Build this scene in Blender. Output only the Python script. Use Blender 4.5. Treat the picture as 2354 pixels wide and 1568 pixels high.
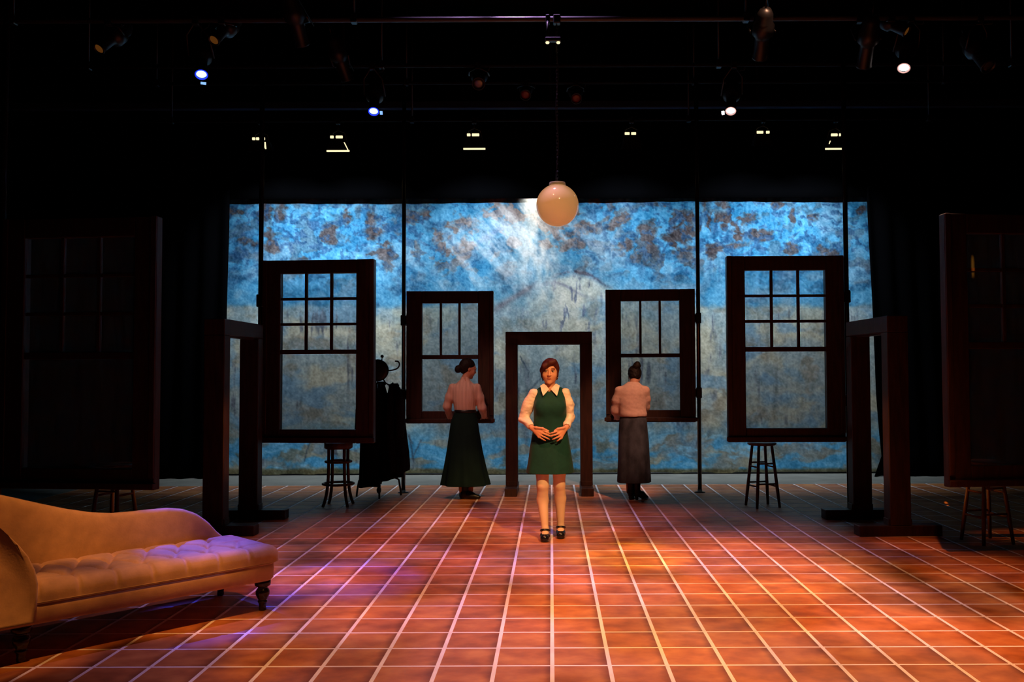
import bpy, bmesh, math, random
import numpy as np
from mathutils import Vector, Matrix, Euler

for o in list(bpy.data.objects):
    bpy.data.objects.remove(o, do_unlink=True)
SC = bpy.context.scene
COL = SC.collection
PI = math.pi
random.seed(7)

# ------------------------------------------------------------------ camera
F_PX, PXC, PYC = 2045.0, 1267.0, 784.0       # focal length and principal point in photo pixels
CAM_H, PITCH, ROLL = 1.553, math.atan(73.0 / 2045.0), -0.0035
CAM_M = Matrix.Translation((0, 0, CAM_H)) @ Euler((PI / 2 + PITCH, 0, 0)).to_matrix().to_4x4() @ Matrix.Rotation(ROLL, 4, 'Z')
cam_d = bpy.data.cameras.new('camera')
cam_d.sensor_width = 36.0
cam_d.lens = F_PX / 2354.0 * 36.0
cam_d.shift_x = (1177.0 - PXC) / 2354.0
cam_d.clip_start, cam_d.clip_end = 0.05, 100
cam = bpy.data.objects.new('camera', cam_d)
cam.matrix_world = CAM_M
COL.objects.link(cam)
SC.camera = cam
CAM_O = CAM_M.translation


def ray(px, py):
    d = Vector(((px - PXC) / F_PX, -(py - PYC) / F_PX, -1.0))
    return CAM_M.to_3x3() @ d


def W(px, py, Y):                    # photo pixel -> point on the plane y = Y
    d = ray(px, py)
    return CAM_O + d * ((Y - CAM_O.y) / d.y)


def G(px, py, z=0.0):                # photo pixel -> point on a level plane
    d = ray(px, py)
    return CAM_O + d * ((z - CAM_O.z) / d.z)


def PX(p):
    q = CAM_M.inverted() @ Vector(p)
    return PXC + F_PX * q.x / -q.z, PYC - F_PX * q.y / -q.z


# ------------------------------------------------------------------ world, exposure, house lights
world = bpy.data.worlds.new('dark_theatre')
SC.world = world
world.use_nodes = True
world.node_tree.nodes['Background'].inputs[0].default_value = (0.35, 0.42, 0.6, 1)
world.node_tree.nodes['Background'].inputs[1].default_value = 0.0006
SC.view_settings.view_transform = 'Standard'
SC.view_settings.look = 'None'
SC.view_settings.gamma = 1.0
SC.view_settings.exposure = 0.0
SC.view_settings.use_curve_mapping = False
SC.cycles.use_denoising = True
SC.cycles.max_bounces = 6
SC.cycles.caustics_reflective = False
SC.cycles.caustics_refractive = False


def aim(o, pos, tgt):
    o.location = pos
    o.rotation_euler = (Vector(tgt) - Vector(pos)).to_track_quat('-Z', 'Y').to_euler()


def spot(name, pos, tgt, power, color, deg, blend=0.6, radius=0.06, gobo=None):
    """A theatre spotlight; gobo = (scale, low, high, seed) puts a break-up pattern in its beam."""
    d = bpy.data.lights.new(name, 'SPOT')
    d.energy, d.color, d.spot_size, d.spot_blend, d.shadow_soft_size = power, color, math.radians(deg), blend, radius
    o = bpy.data.objects.new(name, d)
    aim(o, pos, tgt)
    COL.objects.link(o)
    if gobo:
        d.use_nodes = True
        t = d.node_tree
        em = t.nodes['Emission']
        tc = t.nodes.new('ShaderNodeTexCoord')
        nz = t.nodes.new('ShaderNodeTexNoise')
        nz.inputs['Scale'].default_value = gobo[0]
        nz.inputs['Detail'].default_value = 1.5
        mp = t.nodes.new('ShaderNodeMapping')
        mp.inputs['Location'].default_value = (gobo[3], gobo[3] * 1.7, 0)
        rg = t.nodes.new('ShaderNodeMapRange')
        rg.inputs['From Min'].default_value, rg.inputs['From Max'].default_value = 0.40, 0.60
        rg.inputs['To Min'].default_value, rg.inputs['To Max'].default_value = gobo[1], gobo[2]
        t.links.new(tc.outputs['Normal'], mp.inputs['Vector'])
        t.links.new(mp.outputs['Vector'], nz.inputs['Vector'])
        t.links.new(nz.outputs['Fac'], rg.inputs['Value'])
        t.links.new(rg.outputs['Result'], em.inputs['Strength'])
    return o


def area(name, pos, tgt, power, color, sx, sy, spread=180):
    d = bpy.data.lights.new(name, 'AREA')
    d.shape, d.size, d.size_y, d.energy, d.color, d.spread = 'RECTANGLE', sx, sy, power, color, math.radians(spread)
    o = bpy.data.objects.new(name, d)
    aim(o, pos, tgt)
    COL.objects.link(o)
    return o


AMBER, WARM, ROSE, LAV, BLUE = (1, .46, .11), (1, .51, .19), (1, .25, .12), (.76, .44, 1), (.04, .07, 1)
FLOOD_W, FLOOD_C = 47, (.74, .88, 1)          # flood lights on the cloth (built with their fixtures below)
BACK_BLUE, BACK_WHITE = 2200, 320             # coloured back lights (built with their fixtures below)
# lamps hung high over the stage and the audience, out of the frame
spot('wash_amber', (2.0, 4.4, 7.1), (1.2, 6.0, 0), 1000, AMBER, 40, 1.0, .08, (7, .3, 1.25, 3.1))
spot('wash_rose', (-1.6, 5.4, 7.1), (-.4, 7.7, 0), 1300, ROSE, 46, 1.0, .08, (8, .3, 1.25, 8.7))
spot('wash_red', (2.4, 4.8, 7.1), (2.4, 6.3, 0), 1500, (1, .30, .07), 42, 1.0, .08, (8, .15, 1.25, 2.9))
spot('wash_lavender', (-.6, 8.6, 7.1), (-.1, 7.2, 0), 1250, LAV, 58, 1.0, .08, (8, .05, 1.25, 5.3))
spot('front_centre_amber', (.9, 1.6, 6.9), (.6, 4.8, 0), 1900, AMBER, 40, 1.0, .08)
spot('amber_special', (2.2, 6.2, 7.0), (.66, 7.62, 0), 3200, (1, .52, .03), 11, .9, .05, (11, .5, 1.2, 1.3))
spot('face_special', (1.9, 3.4, 5.4), (0, 8.4, 1.0), 1900, WARM, 19, .7, .05)
spot('chaise_amber', (-1.0, 3.3, 6.8), (-2.5, 5.6, .3), 1200, (1, .40, .10), 30, .9, .06, (9, .08, 1.3, 2.2))
spot('globe_special', (1.2, 2.6, 6.2), (.06, 8.5, 3.15), 260, (1, .62, .30), 5, .6, .04)
spot('upstage_rose', (-2.2, 6.0, 7.0), (-1.0, 11.1, 1.2), 800, (1, .48, .38), 15, .8, .06)
spot('upstage_pink', (2.6, 6.0, 7.0), (.95, 10.95, 1.2), 2100, (1, .47, .27), 12, .8, .06)
spot('cross_amber', (5.6, 8.9, 5.6), (-3.1, 8.62, .95), 2200, (1, .33, .05), 5, .9, .05)
spot('cross_amber', (-5.6, 8.9, 5.6), (3.2, 8.5, .9), 2200, (1, .33, .05), 5, .9, .05)
spot('backdrop_special', (-.24, 13.585, 4.50), (-.16, 13.66, 3.6), 50, (1, .93, .80), 100, 1.0, .02)


# ------------------------------------------------------------------ object helpers
def tag(o, label=None, cat=None, group=None, kind=None):
    if label: o['label'] = label
    if cat: o['category'] = cat
    if group: o['group'] = group
    if kind: o['kind'] = kind
    return o


def thing(name, label, cat, loc=(0, 0, 0), rz=0, group=None):
    o = bpy.data.objects.new(name, None)
    o.empty_display_size = 0.1
    o.location, o.rotation_euler = loc, (0, 0, rz)
    COL.objects.link(o)
    return tag(o, label, cat, group, 'thing')


def link(name, me, mat, parent=None):
    o = bpy.data.objects.new(name, me)
    if mat is not None and not me.materials:
        me.materials.append(mat)
    COL.objects.link(o)
    if parent is not None:
        o.parent = parent
    return o


def copy_tree(o, parent=None):
    c = o.copy()
    COL.objects.link(c)
    if parent is not None:
        c.parent = parent
    for ch in list(o.children):
        copy_tree(ch, c)
    return c


class MB:
    """Collects shapes and links them as ONE mesh object."""

    def __init__(self):
        self.v, self.f, self.s = [], [], []

    def add(self, vs, fs, smooth=False):
        n = len(self.v)
        self.v += [tuple(p) for p in vs]
        self.f += [tuple(i + n for i in f) for f in fs]
        self.s += [smooth] * len(fs)
        return self

    def box(self, lo, hi, bev=0.004):
        bm = bmesh.new()
        bmesh.ops.create_cube(bm, size=1)
        for v in bm.verts:
            v.co = [lo[i] + (v.co[i] + .5) * (hi[i] - lo[i]) for i in range(3)]
        if bev:
            b = min(bev, .3 * min(abs(hi[i] - lo[i]) for i in range(3)))
            bmesh.ops.bevel(bm, geom=bm.edges[:], offset=b, segments=1, affect='EDGES')
        bm.normal_update()
        self.add([v.co[:] for v in bm.verts], [[v.index for v in f.verts] for f in bm.faces])
        bm.free()
        return self

    def obox(self, c, size, m3, bev=0.003):          # oriented box
        t = MB().box([-s / 2 for s in size], [s / 2 for s in size], bev)
        return self.add([Vector(c) + m3 @ Vector(p) for p in t.v], t.f)

    def rings(self, rings, cap0=True, cap1=True, smooth=True, closed=False):
        n = len(rings[0])
        vs = [p for r in rings for p in r]
        fs = []
        m = len(rings)
        for i in range(m if closed else m - 1):
            a, b = i * n, ((i + 1) % m) * n
            for j in range(n):
                k = (j + 1) % n
                fs.append((a + j, a + k, b + k, b + j))
        if not closed:
            if cap0: fs.append(tuple(range(n - 1, -1, -1)))
            if cap1: fs.append(tuple(range((m - 1) * n, m * n)))
        return self.add(vs, fs, smooth)

    def lathe(self, prof, n=20, c=(0, 0, 0), m3=None, smooth=True):
        rs = []
        for r, z in prof:
            ring = [Vector((max(r, 1e-4) * math.cos(2 * PI * j / n), max(r, 1e-4) * math.sin(2 * PI * j / n), z)) for j in range(n)]
            rs.append([Vector(c) + (m3 @ p if m3 else p) for p in ring])
        return self.rings(rs, smooth=smooth)

    def tube(self, pts, r, n=10, closed=False, smooth=True, flat=1.0):
        pts = [Vector(p) for p in pts]
        m = len(pts)
        rr = r if isinstance(r, (list, tuple)) else [r] * m
        rs, prev = [], None
        for i in range(m):
            a = pts[i - 1] if (i or closed) else pts[0]
            b = pts[(i + 1) % m] if (i < m - 1 or closed) else pts[-1]
            t = (b - a).normalized()
            if prev is None:
                u = t.orthogonal().normalized() if abs(t.z) > .9 else t.cross(Vector((0, 0, 1))).normalized()
            else:
                u = (prev - t * prev.dot(t)).normalized()
            prev = u
            w = t.cross(u)
            rs.append([pts[i] + (u * math.cos(2 * PI * j / n) + w * math.sin(2 * PI * j / n) * flat) * rr[i] for j in range(n)])
        return self.rings(rs, smooth=smooth, closed=closed)

    def ball(self, c, r, n=16, m=10):
        r = r if isinstance(r, (list, tuple)) else (r, r, r)
        rs = []
        for i in range(m + 1):
            a = -PI / 2 + PI * i / m
            q = max(math.cos(a), 1e-3)
            rs.append([(c[0] + r[0] * q * math.cos(2 * PI * j / n), c[1] + r[1] * q * math.sin(2 * PI * j / n), c[2] + r[2] * math.sin(a)) for j in range(n)])
        return self.rings(rs)

    def build(self, name, mat, parent=None):
        me = bpy.data.meshes.new(name)
        me.from_pydata(self.v, [], self.f)
        me.polygons.foreach_set('use_smooth', self.s)
        bm = bmesh.new()
        bm.from_mesh(me)
        bmesh.ops.recalc_face_normals(bm, faces=bm.faces[:])
        bm.to_mesh(me)
        bm.free()
        return link(name, me, mat, parent)


def np_mesh(name, verts, quads, smooth=True):
    me = bpy.data.meshes.new(name)
    verts = np.asarray(verts, np.float32)
    quads = np.asarray(quads, np.int32)
    me.vertices.add(len(verts))
    me.vertices.foreach_set('co', verts.ravel())
    me.loops.add(quads.size)
    me.loops.foreach_set('vertex_index', quads.ravel())
    me.polygons.add(len(quads))
    me.polygons.foreach_set('loop_start', np.arange(len(quads), dtype=np.int32) * 4)
    me.polygons.foreach_set('use_smooth', np.full(len(quads), smooth))
    me.update(calc_edges=True)
    me.validate()
    return me


def grid_quads(nu, nv):
    i = np.arange(nu - 1)[:, None] * nv + np.arange(nv - 1)[None, :]
    i = i.ravel()
    return np.stack([i, i + nv, i + nv + 1, i + 1], 1)


# value noise for painted cloth, folds and wrinkles
_RNG = np.random.RandomState(11)
_TAB = _RNG.rand(256, 256)


def vnoise(x, y, seed=0):
    x = np.asarray(x, float) + seed * 17.31
    y = np.asarray(y, float) + seed * 9.77
    xi, yi = np.floor(x).astype(int), np.floor(y).astype(int)
    fx, fy = x - xi, y - yi
    fx, fy = fx * fx * (3 - 2 * fx), fy * fy * (3 - 2 * fy)
    g = lambda a, b: _TAB[a & 255, b & 255]
    return (g(xi, yi) * (1 - fx) + g(xi + 1, yi) * fx) * (1 - fy) + (g(xi, yi + 1) * (1 - fx) + g(xi + 1, yi + 1) * fx) * fy


def fbm(x, y, seed=0, octv=4, gain=.5):
    s, a, t = 0, 1, 0
    for k in range(octv):
        s = s + a * vnoise(x * 2 ** k, y * 2 ** k, seed + k * 3)
        t += a
        a *= gain
    return s / t


# ------------------------------------------------------------------ materials
def mat(name, col, rough=.6, spec=.5, metal=0, var=0, scale=8, stretch=(1, 1, 1), bump=0, bscale=60, sheen=0, emit=None, estr=0, trans=0):
    m = bpy.data.materials.new(name)
    m.use_nodes = True
    t = m.node_tree
    b = t.nodes['Principled BSDF']
    b.inputs['Base Color'].default_value = (*col, 1)
    b.inputs['Roughness'].default_value = rough
    b.inputs['Specular IOR Level'].default_value = spec
    b.inputs['Metallic'].default_value = metal
    if sheen:
        b.inputs['Sheen Weight'].default_value = sheen
        b.inputs['Sheen Roughness'].default_value = .4
    if trans:
        b.inputs['Transmission Weight'].default_value = trans
    if emit:
        b.inputs['Emission Color'].default_value = (*emit, 1)
        b.inputs['Emission Strength'].default_value = estr
    if var or bump:
        tc = t.nodes.new('ShaderNodeTexCoord')
        mp = t.nodes.new('ShaderNodeMapping')
        mp.inputs['Scale'].default_value = stretch
        t.links.new(tc.outputs['Object'], mp.inputs['Vector'])
    if var:
        nz = t.nodes.new('ShaderNodeTexNoise')
        nz.inputs['Scale'].default_value = scale
        nz.inputs['Detail'].default_value = 5
        t.links.new(mp.outputs['Vector'], nz.inputs['Vector'])
        cr = t.nodes.new('ShaderNodeValToRGB')
        cr.color_ramp.elements[0].position, cr.color_ramp.elements[1].position = .3, .7
        cr.color_ramp.elements[0].color = (*[c * (1 - var) for c in col], 1)
        cr.color_ramp.elements[1].color = (*[min(1, c * (1 + var)) for c in col], 1)
        t.links.new(nz.outputs['Fac'], cr.inputs['Fac'])
        t.links.new(cr.outputs['Color'], b.inputs['Base Color'])
    if bump:
        n2 = t.nodes.new('ShaderNodeTexNoise')
        n2.inputs['Scale'].default_value = bscale
        n2.inputs['Detail'].default_value = 3
        t.links.new(mp.outputs['Vector'], n2.inputs['Vector'])
        bp = t.nodes.new('ShaderNodeBump')
        bp.inputs['Strength'].default_value = bump
        bp.inputs['Distance'].default_value = .004
        t.links.new(n2.outputs['Fac'], bp.inputs['Height'])
        t.links.new(bp.outputs['Normal'], b.inputs['Normal'])
    return m


def glow(name, col, s):
    m = mat(name, (.02, .02, .02), .4)
    b = m.node_tree.nodes['Principled BSDF']
    b.inputs['Emission Color'].default_value = (*col, 1)
    b.inputs['Emission Strength'].default_value = s
    return m


M = {}
M['wood'] = mat('dark_stained_wood', (.034, .011, .006), .5, .35, var=.5, scale=5, stretch=(6, 6, .8), bump=.15, bscale=40)
M['wood2'] = mat('stool_wood', (.075, .026, .012), .45, .4, var=.4, scale=6, stretch=(5, 5, 1))
M['dark_leg'] = mat('black_polished_wood', (.012, .007, .005), .25, .5)
M['black_metal'] = mat('black_metal', (.006, .006, .007), .4, .35)
M['pole'] = mat('black_pole', (.016, .016, .018), .2, .7)
M['black_pipe'] = mat('black_pipe', (.006, .006, .007), .7, .12)
M['pipe'] = mat('grey_pipe', (.06, .06, .065), .4, .5)
M['velour'] = mat('black_velour', (.0016, .0016, .002), 1, .0)
M['black_wall'] = mat('black_paint', (.006, .006, .007), .9, .1, var=.3, scale=2)
M['chaise'] = mat('tan_velvet', (.52, .31, .17), .75, .25, var=.12, scale=14, bump=.25, bscale=90, sheen=.35)
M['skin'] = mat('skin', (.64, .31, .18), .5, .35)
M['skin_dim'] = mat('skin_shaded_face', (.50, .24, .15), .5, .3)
M['lips'] = mat('lips', (.34, .075, .06), .4, .4)
M['eye'] = mat('eye', (.03, .016, .01), .2, .5)
M['eye_white'] = mat('eye_white', (.55, .48, .42), .3, .5)
M['auburn'] = mat('auburn_hair', (.060, .010, .006), .6, .25, var=.35, scale=40, stretch=(1, 1, .2), bump=.2, bscale=120)
M['dark_hair'] = mat('dark_hair', (.010, .005, .004), .65, .2, var=.5, scale=40, bump=.4, bscale=120)
M['green'] = mat('green_wool', (.006, .050, .040), .8, .2, var=.12, scale=30, bump=.2, bscale=300, sheen=.1)
M['cream'] = mat('cream_blouse', (.82, .70, .60), .7, .3, var=.10, scale=18, bump=.5, bscale=70)
M['tights'] = mat('cream_tights', (.78, .58, .40), .6, .3)
M['shoe'] = mat('black_shoe_leather', (.010, .010, .014), .25, .5)
M['pink'] = mat('pink_knit', (.62, .40, .33), .85, .2, var=.08, scale=30, bump=.3, bscale=120)
M['denim'] = mat('charcoal_denim', (.048, .052, .068), .85, .2, var=.55, scale=9, stretch=(1, 1, .6), bump=.2, bscale=150)
M['dark_skirt'] = mat('dark_green_skirt', (.006, .018, .016), .85, .1, var=.2, scale=6)
M['boot'] = mat('black_boot', (.008, .007, .008), .4, .4)
M['coat'] = mat('navy_coat', (.010, .008, .014), .9, .1, var=.3, scale=6)
M['coat2'] = mat('black_coat', (.004, .004, .006), .95, .05)
M['pearl'] = mat('pearl', (.7, .62, .55), .2, .6)
M['globe'] = mat('opal_glass', (.86, .64, .30), .10, .55, emit=(1, .47, .17), estr=.26)
M['fitter'] = mat('white_fitter', (.75, .62, .42), .3, .5)
M['chain'] = mat('dark_chain', (.03, .027, .027), .4, .5)
M['canvas'] = mat('grey_stage_canvas', (.20, .19, .165), .8, .2, var=.15, scale=3)
M['grout'] = mat('pale_floor_cloth', (.90, .78, .80), .6, .3, var=.12, scale=5)
M['lens_blue'] = glow('blue_lamp_lens', (.30, .55, 1), 4)
M['lens_white'] = glow('white_lamp_lens', (1, .86, .82), 12)
M['rim_blue'] = glow('blue_rim_glow', (.01, .03, 1), 1.6)
M['rim_white'] = glow('pale_rim_glow', (1, .52, .46), .8)
M['lens_amber'] = glow('amber_glint_glow', (1, .33, .05), .07)  # reflected amber glint on unlit lenses, put in as faint emission
M['lens_dead'] = mat('unlit_lens', (.05, .05, .06), .08, .8)
M['warm_glow'] = glow('lamp_light_glow', (1, .84, .48), 1.25)  # vents and bulbs; also stands for light reflected by the flood lips
M['flag_blue'] = glow('barn_door_glow_blue', (.25, .5, 1), 1.2)  # lamp light reflected by the barn doors, put in as emission
M['label_grey'] = mat('grey_metal_plate', (.18, .18, .2), .5, .4)


def mat_stripes():
    m = mat('striped_blouse', (.62, .42, .36), .75, .3)
    t = m.node_tree
    b = t.nodes['Principled BSDF']
    tc = t.nodes.new('ShaderNodeTexCoord')
    wv = t.nodes.new('ShaderNodeTexWave')
    wv.bands_direction = 'X'
    wv.inputs['Scale'].default_value = 21
    wv.inputs['Distortion'].default_value = .6
    cr = t.nodes.new('ShaderNodeValToRGB')
    cr.color_ramp.elements[0].color = (.46, .27, .22, 1)
    cr.color_ramp.elements[1].color = (.78, .55, .45, 1)
    cr.color_ramp.elements[0].position, cr.color_ramp.elements[1].position = .15, .5
    t.links.new(tc.outputs['Object'], wv.inputs['Vector'])
    t.links.new(wv.outputs['Fac'], cr.inputs['Fac'])
    t.links.new(cr.outputs['Color'], b.inputs['Base Color'])
    return m


M['stripes'] = mat_stripes()


def mat_scrim():
    m = bpy.data.materials.new('grey_scrim')
    m.use_nodes = True
    t = m.node_tree
    for n in list(t.nodes):
        if n.type == 'BSDF_PRINCIPLED': t.nodes.remove(n)
    out = t.nodes['Material Output']
    tr = t.nodes.new('ShaderNodeBsdfTransparent')
    tr.inputs[0].default_value = (.95, .95, .95, 1)
    df = t.nodes.new('ShaderNodeBsdfDiffuse')
    df.inputs[0].default_value = (.06, .055, .05, 1)
    tl = t.nodes.new('ShaderNodeBsdfTranslucent')
    tl.inputs[0].default_value = (.5, .48, .45, 1)
    a = t.nodes.new('ShaderNodeMixShader')
    a.inputs[0].default_value = .12
    t.links.new(df.outputs[0], a.inputs[1])
    t.links.new(tl.outputs[0], a.inputs[2])
    mx = t.nodes.new('ShaderNodeMixShader')
    mx.inputs[0].default_value = .21
    t.links.new(tr.outputs[0], mx.inputs[1])
    t.links.new(a.outputs[0], mx.inputs[2])
    t.links.new(mx.outputs[0], out.inputs['Surface'])
    return m


M['scrim'] = mat_scrim()
T0, TS = 4.476, 0.3048               # tile grid: first line and pitch


def mat_tile():
    m = bpy.data.materials.new('terracotta_tile')
    m.use_nodes = True
    t = m.node_tree
    N, L = t.nodes.new, t.links.new
    b = t.nodes['Principled BSDF']
    b.inputs['Roughness'].default_value = .48
    b.inputs['Specular IOR Level'].default_value = .35
    geo = N('ShaderNodeNewGeometry')
    mp = N('ShaderNodeMapping')
    mp.vector_type = 'POINT'
    mp.inputs['Location'].default_value = (0, -T0 / TS, 0)
    mp.inputs['Scale'].default_value = (1 / TS, 1 / TS, 1)
    L(geo.outputs['Position'], mp.inputs['Vector'])
    fl = N('ShaderNodeVectorMath'); fl.operation = 'FLOOR'
    L(mp.outputs[0], fl.inputs[0])
    sx = N('ShaderNodeSeparateXYZ'); L(fl.outputs[0], sx.inputs[0])
    cx = N('ShaderNodeCombineXYZ'); L(sx.outputs[0], cx.inputs[0]); L(sx.outputs[1], cx.inputs[1])
    wn = N('ShaderNodeTexWhiteNoise'); wn.noise_dimensions = '3D'
    L(cx.outputs[0], wn.inputs['Vector'])
    nz = N('ShaderNodeTexNoise'); nz.inputs['Scale'].default_value = 2.3; nz.inputs['Detail'].default_value = 4
    add = N('ShaderNodeVectorMath'); add.operation = 'ADD'
    sc = N('ShaderNodeVectorMath'); sc.operation = 'SCALE'; sc.inputs['Scale'].default_value = 37
    L(wn.outputs['Color'], sc.inputs[0]); L(mp.outputs[0], add.inputs[0]); L(sc.outputs[0], add.inputs[1])
    st = N('ShaderNodeMapping'); st.inputs['Scale'].default_value = (.8, 1, 1)
    L(add.outputs[0], st.inputs['Vector']); L(st.outputs[0], nz.inputs['Vector'])
    ramp = N('ShaderNodeValToRGB')
    e = ramp.color_ramp.elements
    e[0].position, e[0].color = .20, (.26, .070, .022, 1)
    e[1].position, e[1].color = .80, (.66, .27, .085, 1)
    k = ramp.color_ramp.elements.new(.5); k.color = (.47, .155, .048, 1)
    mixv = N('ShaderNodeMath'); mixv.operation = 'MULTIPLY_ADD'
    L(wn.outputs['Value'], mixv.inputs[0]); mixv.inputs[1].default_value = .16
    sub = N('ShaderNodeMath'); sub.operation = 'SUBTRACT'; L(nz.outputs['Fac'], sub.inputs[0]); sub.inputs[1].default_value = .08
    L(sub.outputs[0], mixv.inputs[2])
    L(mixv.outputs[0], ramp.inputs['Fac'])
    # painted dark rim on two sides of every tile
    fr = N('ShaderNodeVectorMath'); fr.operation = 'FRACTION'; L(mp.outputs[0], fr.inputs[0])
    sf = N('ShaderNodeSeparateXYZ'); L(fr.outputs[0], sf.inputs[0])
    n3 = N('ShaderNodeTexNoise'); n3.inputs['Scale'].default_value = 3.1; L(add.outputs[0], n3.inputs['Vector'])

    def rim(sock, lo, hi):
        w = N('ShaderNodeMath'); w.operation = 'MULTIPLY_ADD'; L(n3.outputs['Fac'], w.inputs[0]); w.inputs[1].default_value = .22; L(sock, w.inputs[2])
        r = N('ShaderNodeMapRange'); r.interpolation_type = 'SMOOTHSTEP'
        L(w.outputs[0], r.inputs['Value'])
        r.inputs['From Min'].default_value, r.inputs['From Max'].default_value = lo, hi
        return r.outputs['Result']
    inv = N('ShaderNodeMath'); inv.operation = 'SUBTRACT'; inv.inputs[0].default_value = 1; L(sf.outputs[0], inv.inputs[1])
    ra = rim(inv.outputs[0], .10, .32)
    iy = N('ShaderNodeMath'); iy.operation = 'SUBTRACT'; iy.inputs[0].default_value = 1; L(sf.outputs[1], iy.inputs[1])
    rb = rim(iy.outputs[0], .02, .22)
    mul = N('ShaderNodeMath'); mul.operation = 'MINIMUM'; L(ra, mul.inputs[0]); L(rb, mul.inputs[1])
    mx = N('ShaderNodeMix'); mx.data_type = 'RGBA'; mx.blend_type = 'MULTIPLY'
    mx.inputs[0].default_value = 1
    cr = N('ShaderNodeValToRGB'); cr.color_ramp.elements[0].color = (.42, .36, .40, 1); cr.color_ramp.elements[1].color = (1, 1, 1, 1)
    L(mul.outputs[0], cr.inputs['Fac'])
    L(ramp.outputs['Color'], mx.inputs[6]); L(cr.outputs['Color'], mx.inputs[7])
    L(mx.outputs[2], b.inputs['Base Color'])
    n4 = N('ShaderNodeTexNoise'); n4.inputs['Scale'].default_value = 22; L(geo.outputs['Position'], n4.inputs['Vector'])
    bp = N('ShaderNodeBump'); bp.inputs['Strength'].default_value = .12; bp.inputs['Distance'].default_value = .003
    L(n4.outputs['Fac'], bp.inputs['Height']); L(bp.outputs['Normal'], b.inputs['Normal'])
    return m


M['tile'] = mat_tile()


# ------------------------------------------------------------------ room shell
def struct(name, mb, m, parent=None):
    o = mb.build(name, m, parent)
    if parent is None: o['kind'] = 'structure'
    return o


XW, YF, YB, ZC = 8.2, -1.6, 14.3, 7.4
floor = struct('floor', MB().box((-XW, YF, -.2), (XW, YB, -.0018), 0), M['grout'])
struct('wall_back', MB().box((-XW, YB, -.2), (XW, YB + .2, ZC), 0), M['black_wall'])
struct('wall_left', MB().box((-XW - .2, YF, -.2), (-XW, YB + .2, ZC), 0), M['black_wall'])
struct('wall_right', MB().box((XW, YF, -.2), (XW + .2, YB + .2, ZC), 0), M['black_wall'])
struct('wall_front', MB().box((-XW, YF - .2, -.2), (XW, YF, ZC), 0), M['black_wall'])
struct('ceiling', MB().box((-XW - .2, YF - .2, ZC), (XW + .2, YB + .2, ZC + .2), 0), M['black_wall'])

for nm, lo, hi in (('upstage_canvas', (-XW, T0 + 26 * TS + .01, -.0019), (XW, YB, -.0003)), ('side_canvas', (-XW, YF, -.0019), (-21 * TS, T0 + 26 * TS, -.0003)), ('side_canvas', (21 * TS, YF, -.0019), (XW, T0 + 26 * TS, -.0003))):
    MB().box(lo, hi, 0).build(nm, M['canvas'], floor)

# tiles: every one is a piece of the floor; the 300 that show largest stand alone, the rest are one part
GAP = .0112


def tile_shape(mb, x0, y0):
    a, b2, ch = GAP, TS - GAP, .0015
    lo = [(x0 + a, y0 + a), (x0 + b2, y0 + a), (x0 + b2, y0 + b2), (x0 + a, y0 + b2)]
    hi = [(x0 + a + ch, y0 + a + ch), (x0 + b2 - ch, y0 + a + ch), (x0 + b2 - ch, y0 + b2 - ch), (x0 + a + ch, y0 + b2 - ch)]
    vs = [(x, y, -.0018) for x, y in lo] + [(x, y, -.0006) for x, y in lo] + [(x, y, 0) for x, y in hi]
    fs = [(8, 9, 10, 11)]
    for k in (0, 4):
        for j in range(4):
            q = (j + 1) % 4
            fs.append((k + j, k + q, k + q + 4, k + j + 4))
    mb.add(vs, fs)


cells = []
for i in range(-21, 21):
    for j in range(-3, 26):
        x0, y0 = i * TS, T0 + j * TS
        px, py = PX((x0 + TS / 2, y0 + TS / 2, 0)) if y0 > .5 else (0, 9999)
        seen = -60 < px < 2414 and py < 1590 and not (px < 60 + max(0, (1540 - py)) * 2.2 and py > 1240 and px < 600)
        cells.append((0 if seen else 1, y0 * y0, abs(px - 1177), x0, y0))
cells.sort()
tm = MB(); tile_shape(tm, 0, 0)
tile_me = None
rest = MB()
for n, (u, a, c, x0, y0) in enumerate(cells):
    if n < 300:
        if tile_me is None:
            o = tm.build('tile', M['tile'], floor)
            tile_me = o.data
        else:
            o = link('tile', tile_me, None, floor)
        o.location = (x0, y0, 0)
    else:
        tile_shape(rest, x0, y0)
rest = rest.build('tile_field', M['tile'], floor)
rest['kind'] = 'stuff'

# ------------------------------------------------------------------ painted backdrop
YD = 13.66


def srgb(c):
    c = np.asarray(c, float) / 255
    return np.where(c < .04045, c / 12.92, ((c + .055) / 1.055) ** 2.4)


def sstep(a, b, x):
    t = np.clip((x - a) / (b - a), 0, 1)
    return t * t * (3 - 2 * t)


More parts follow.
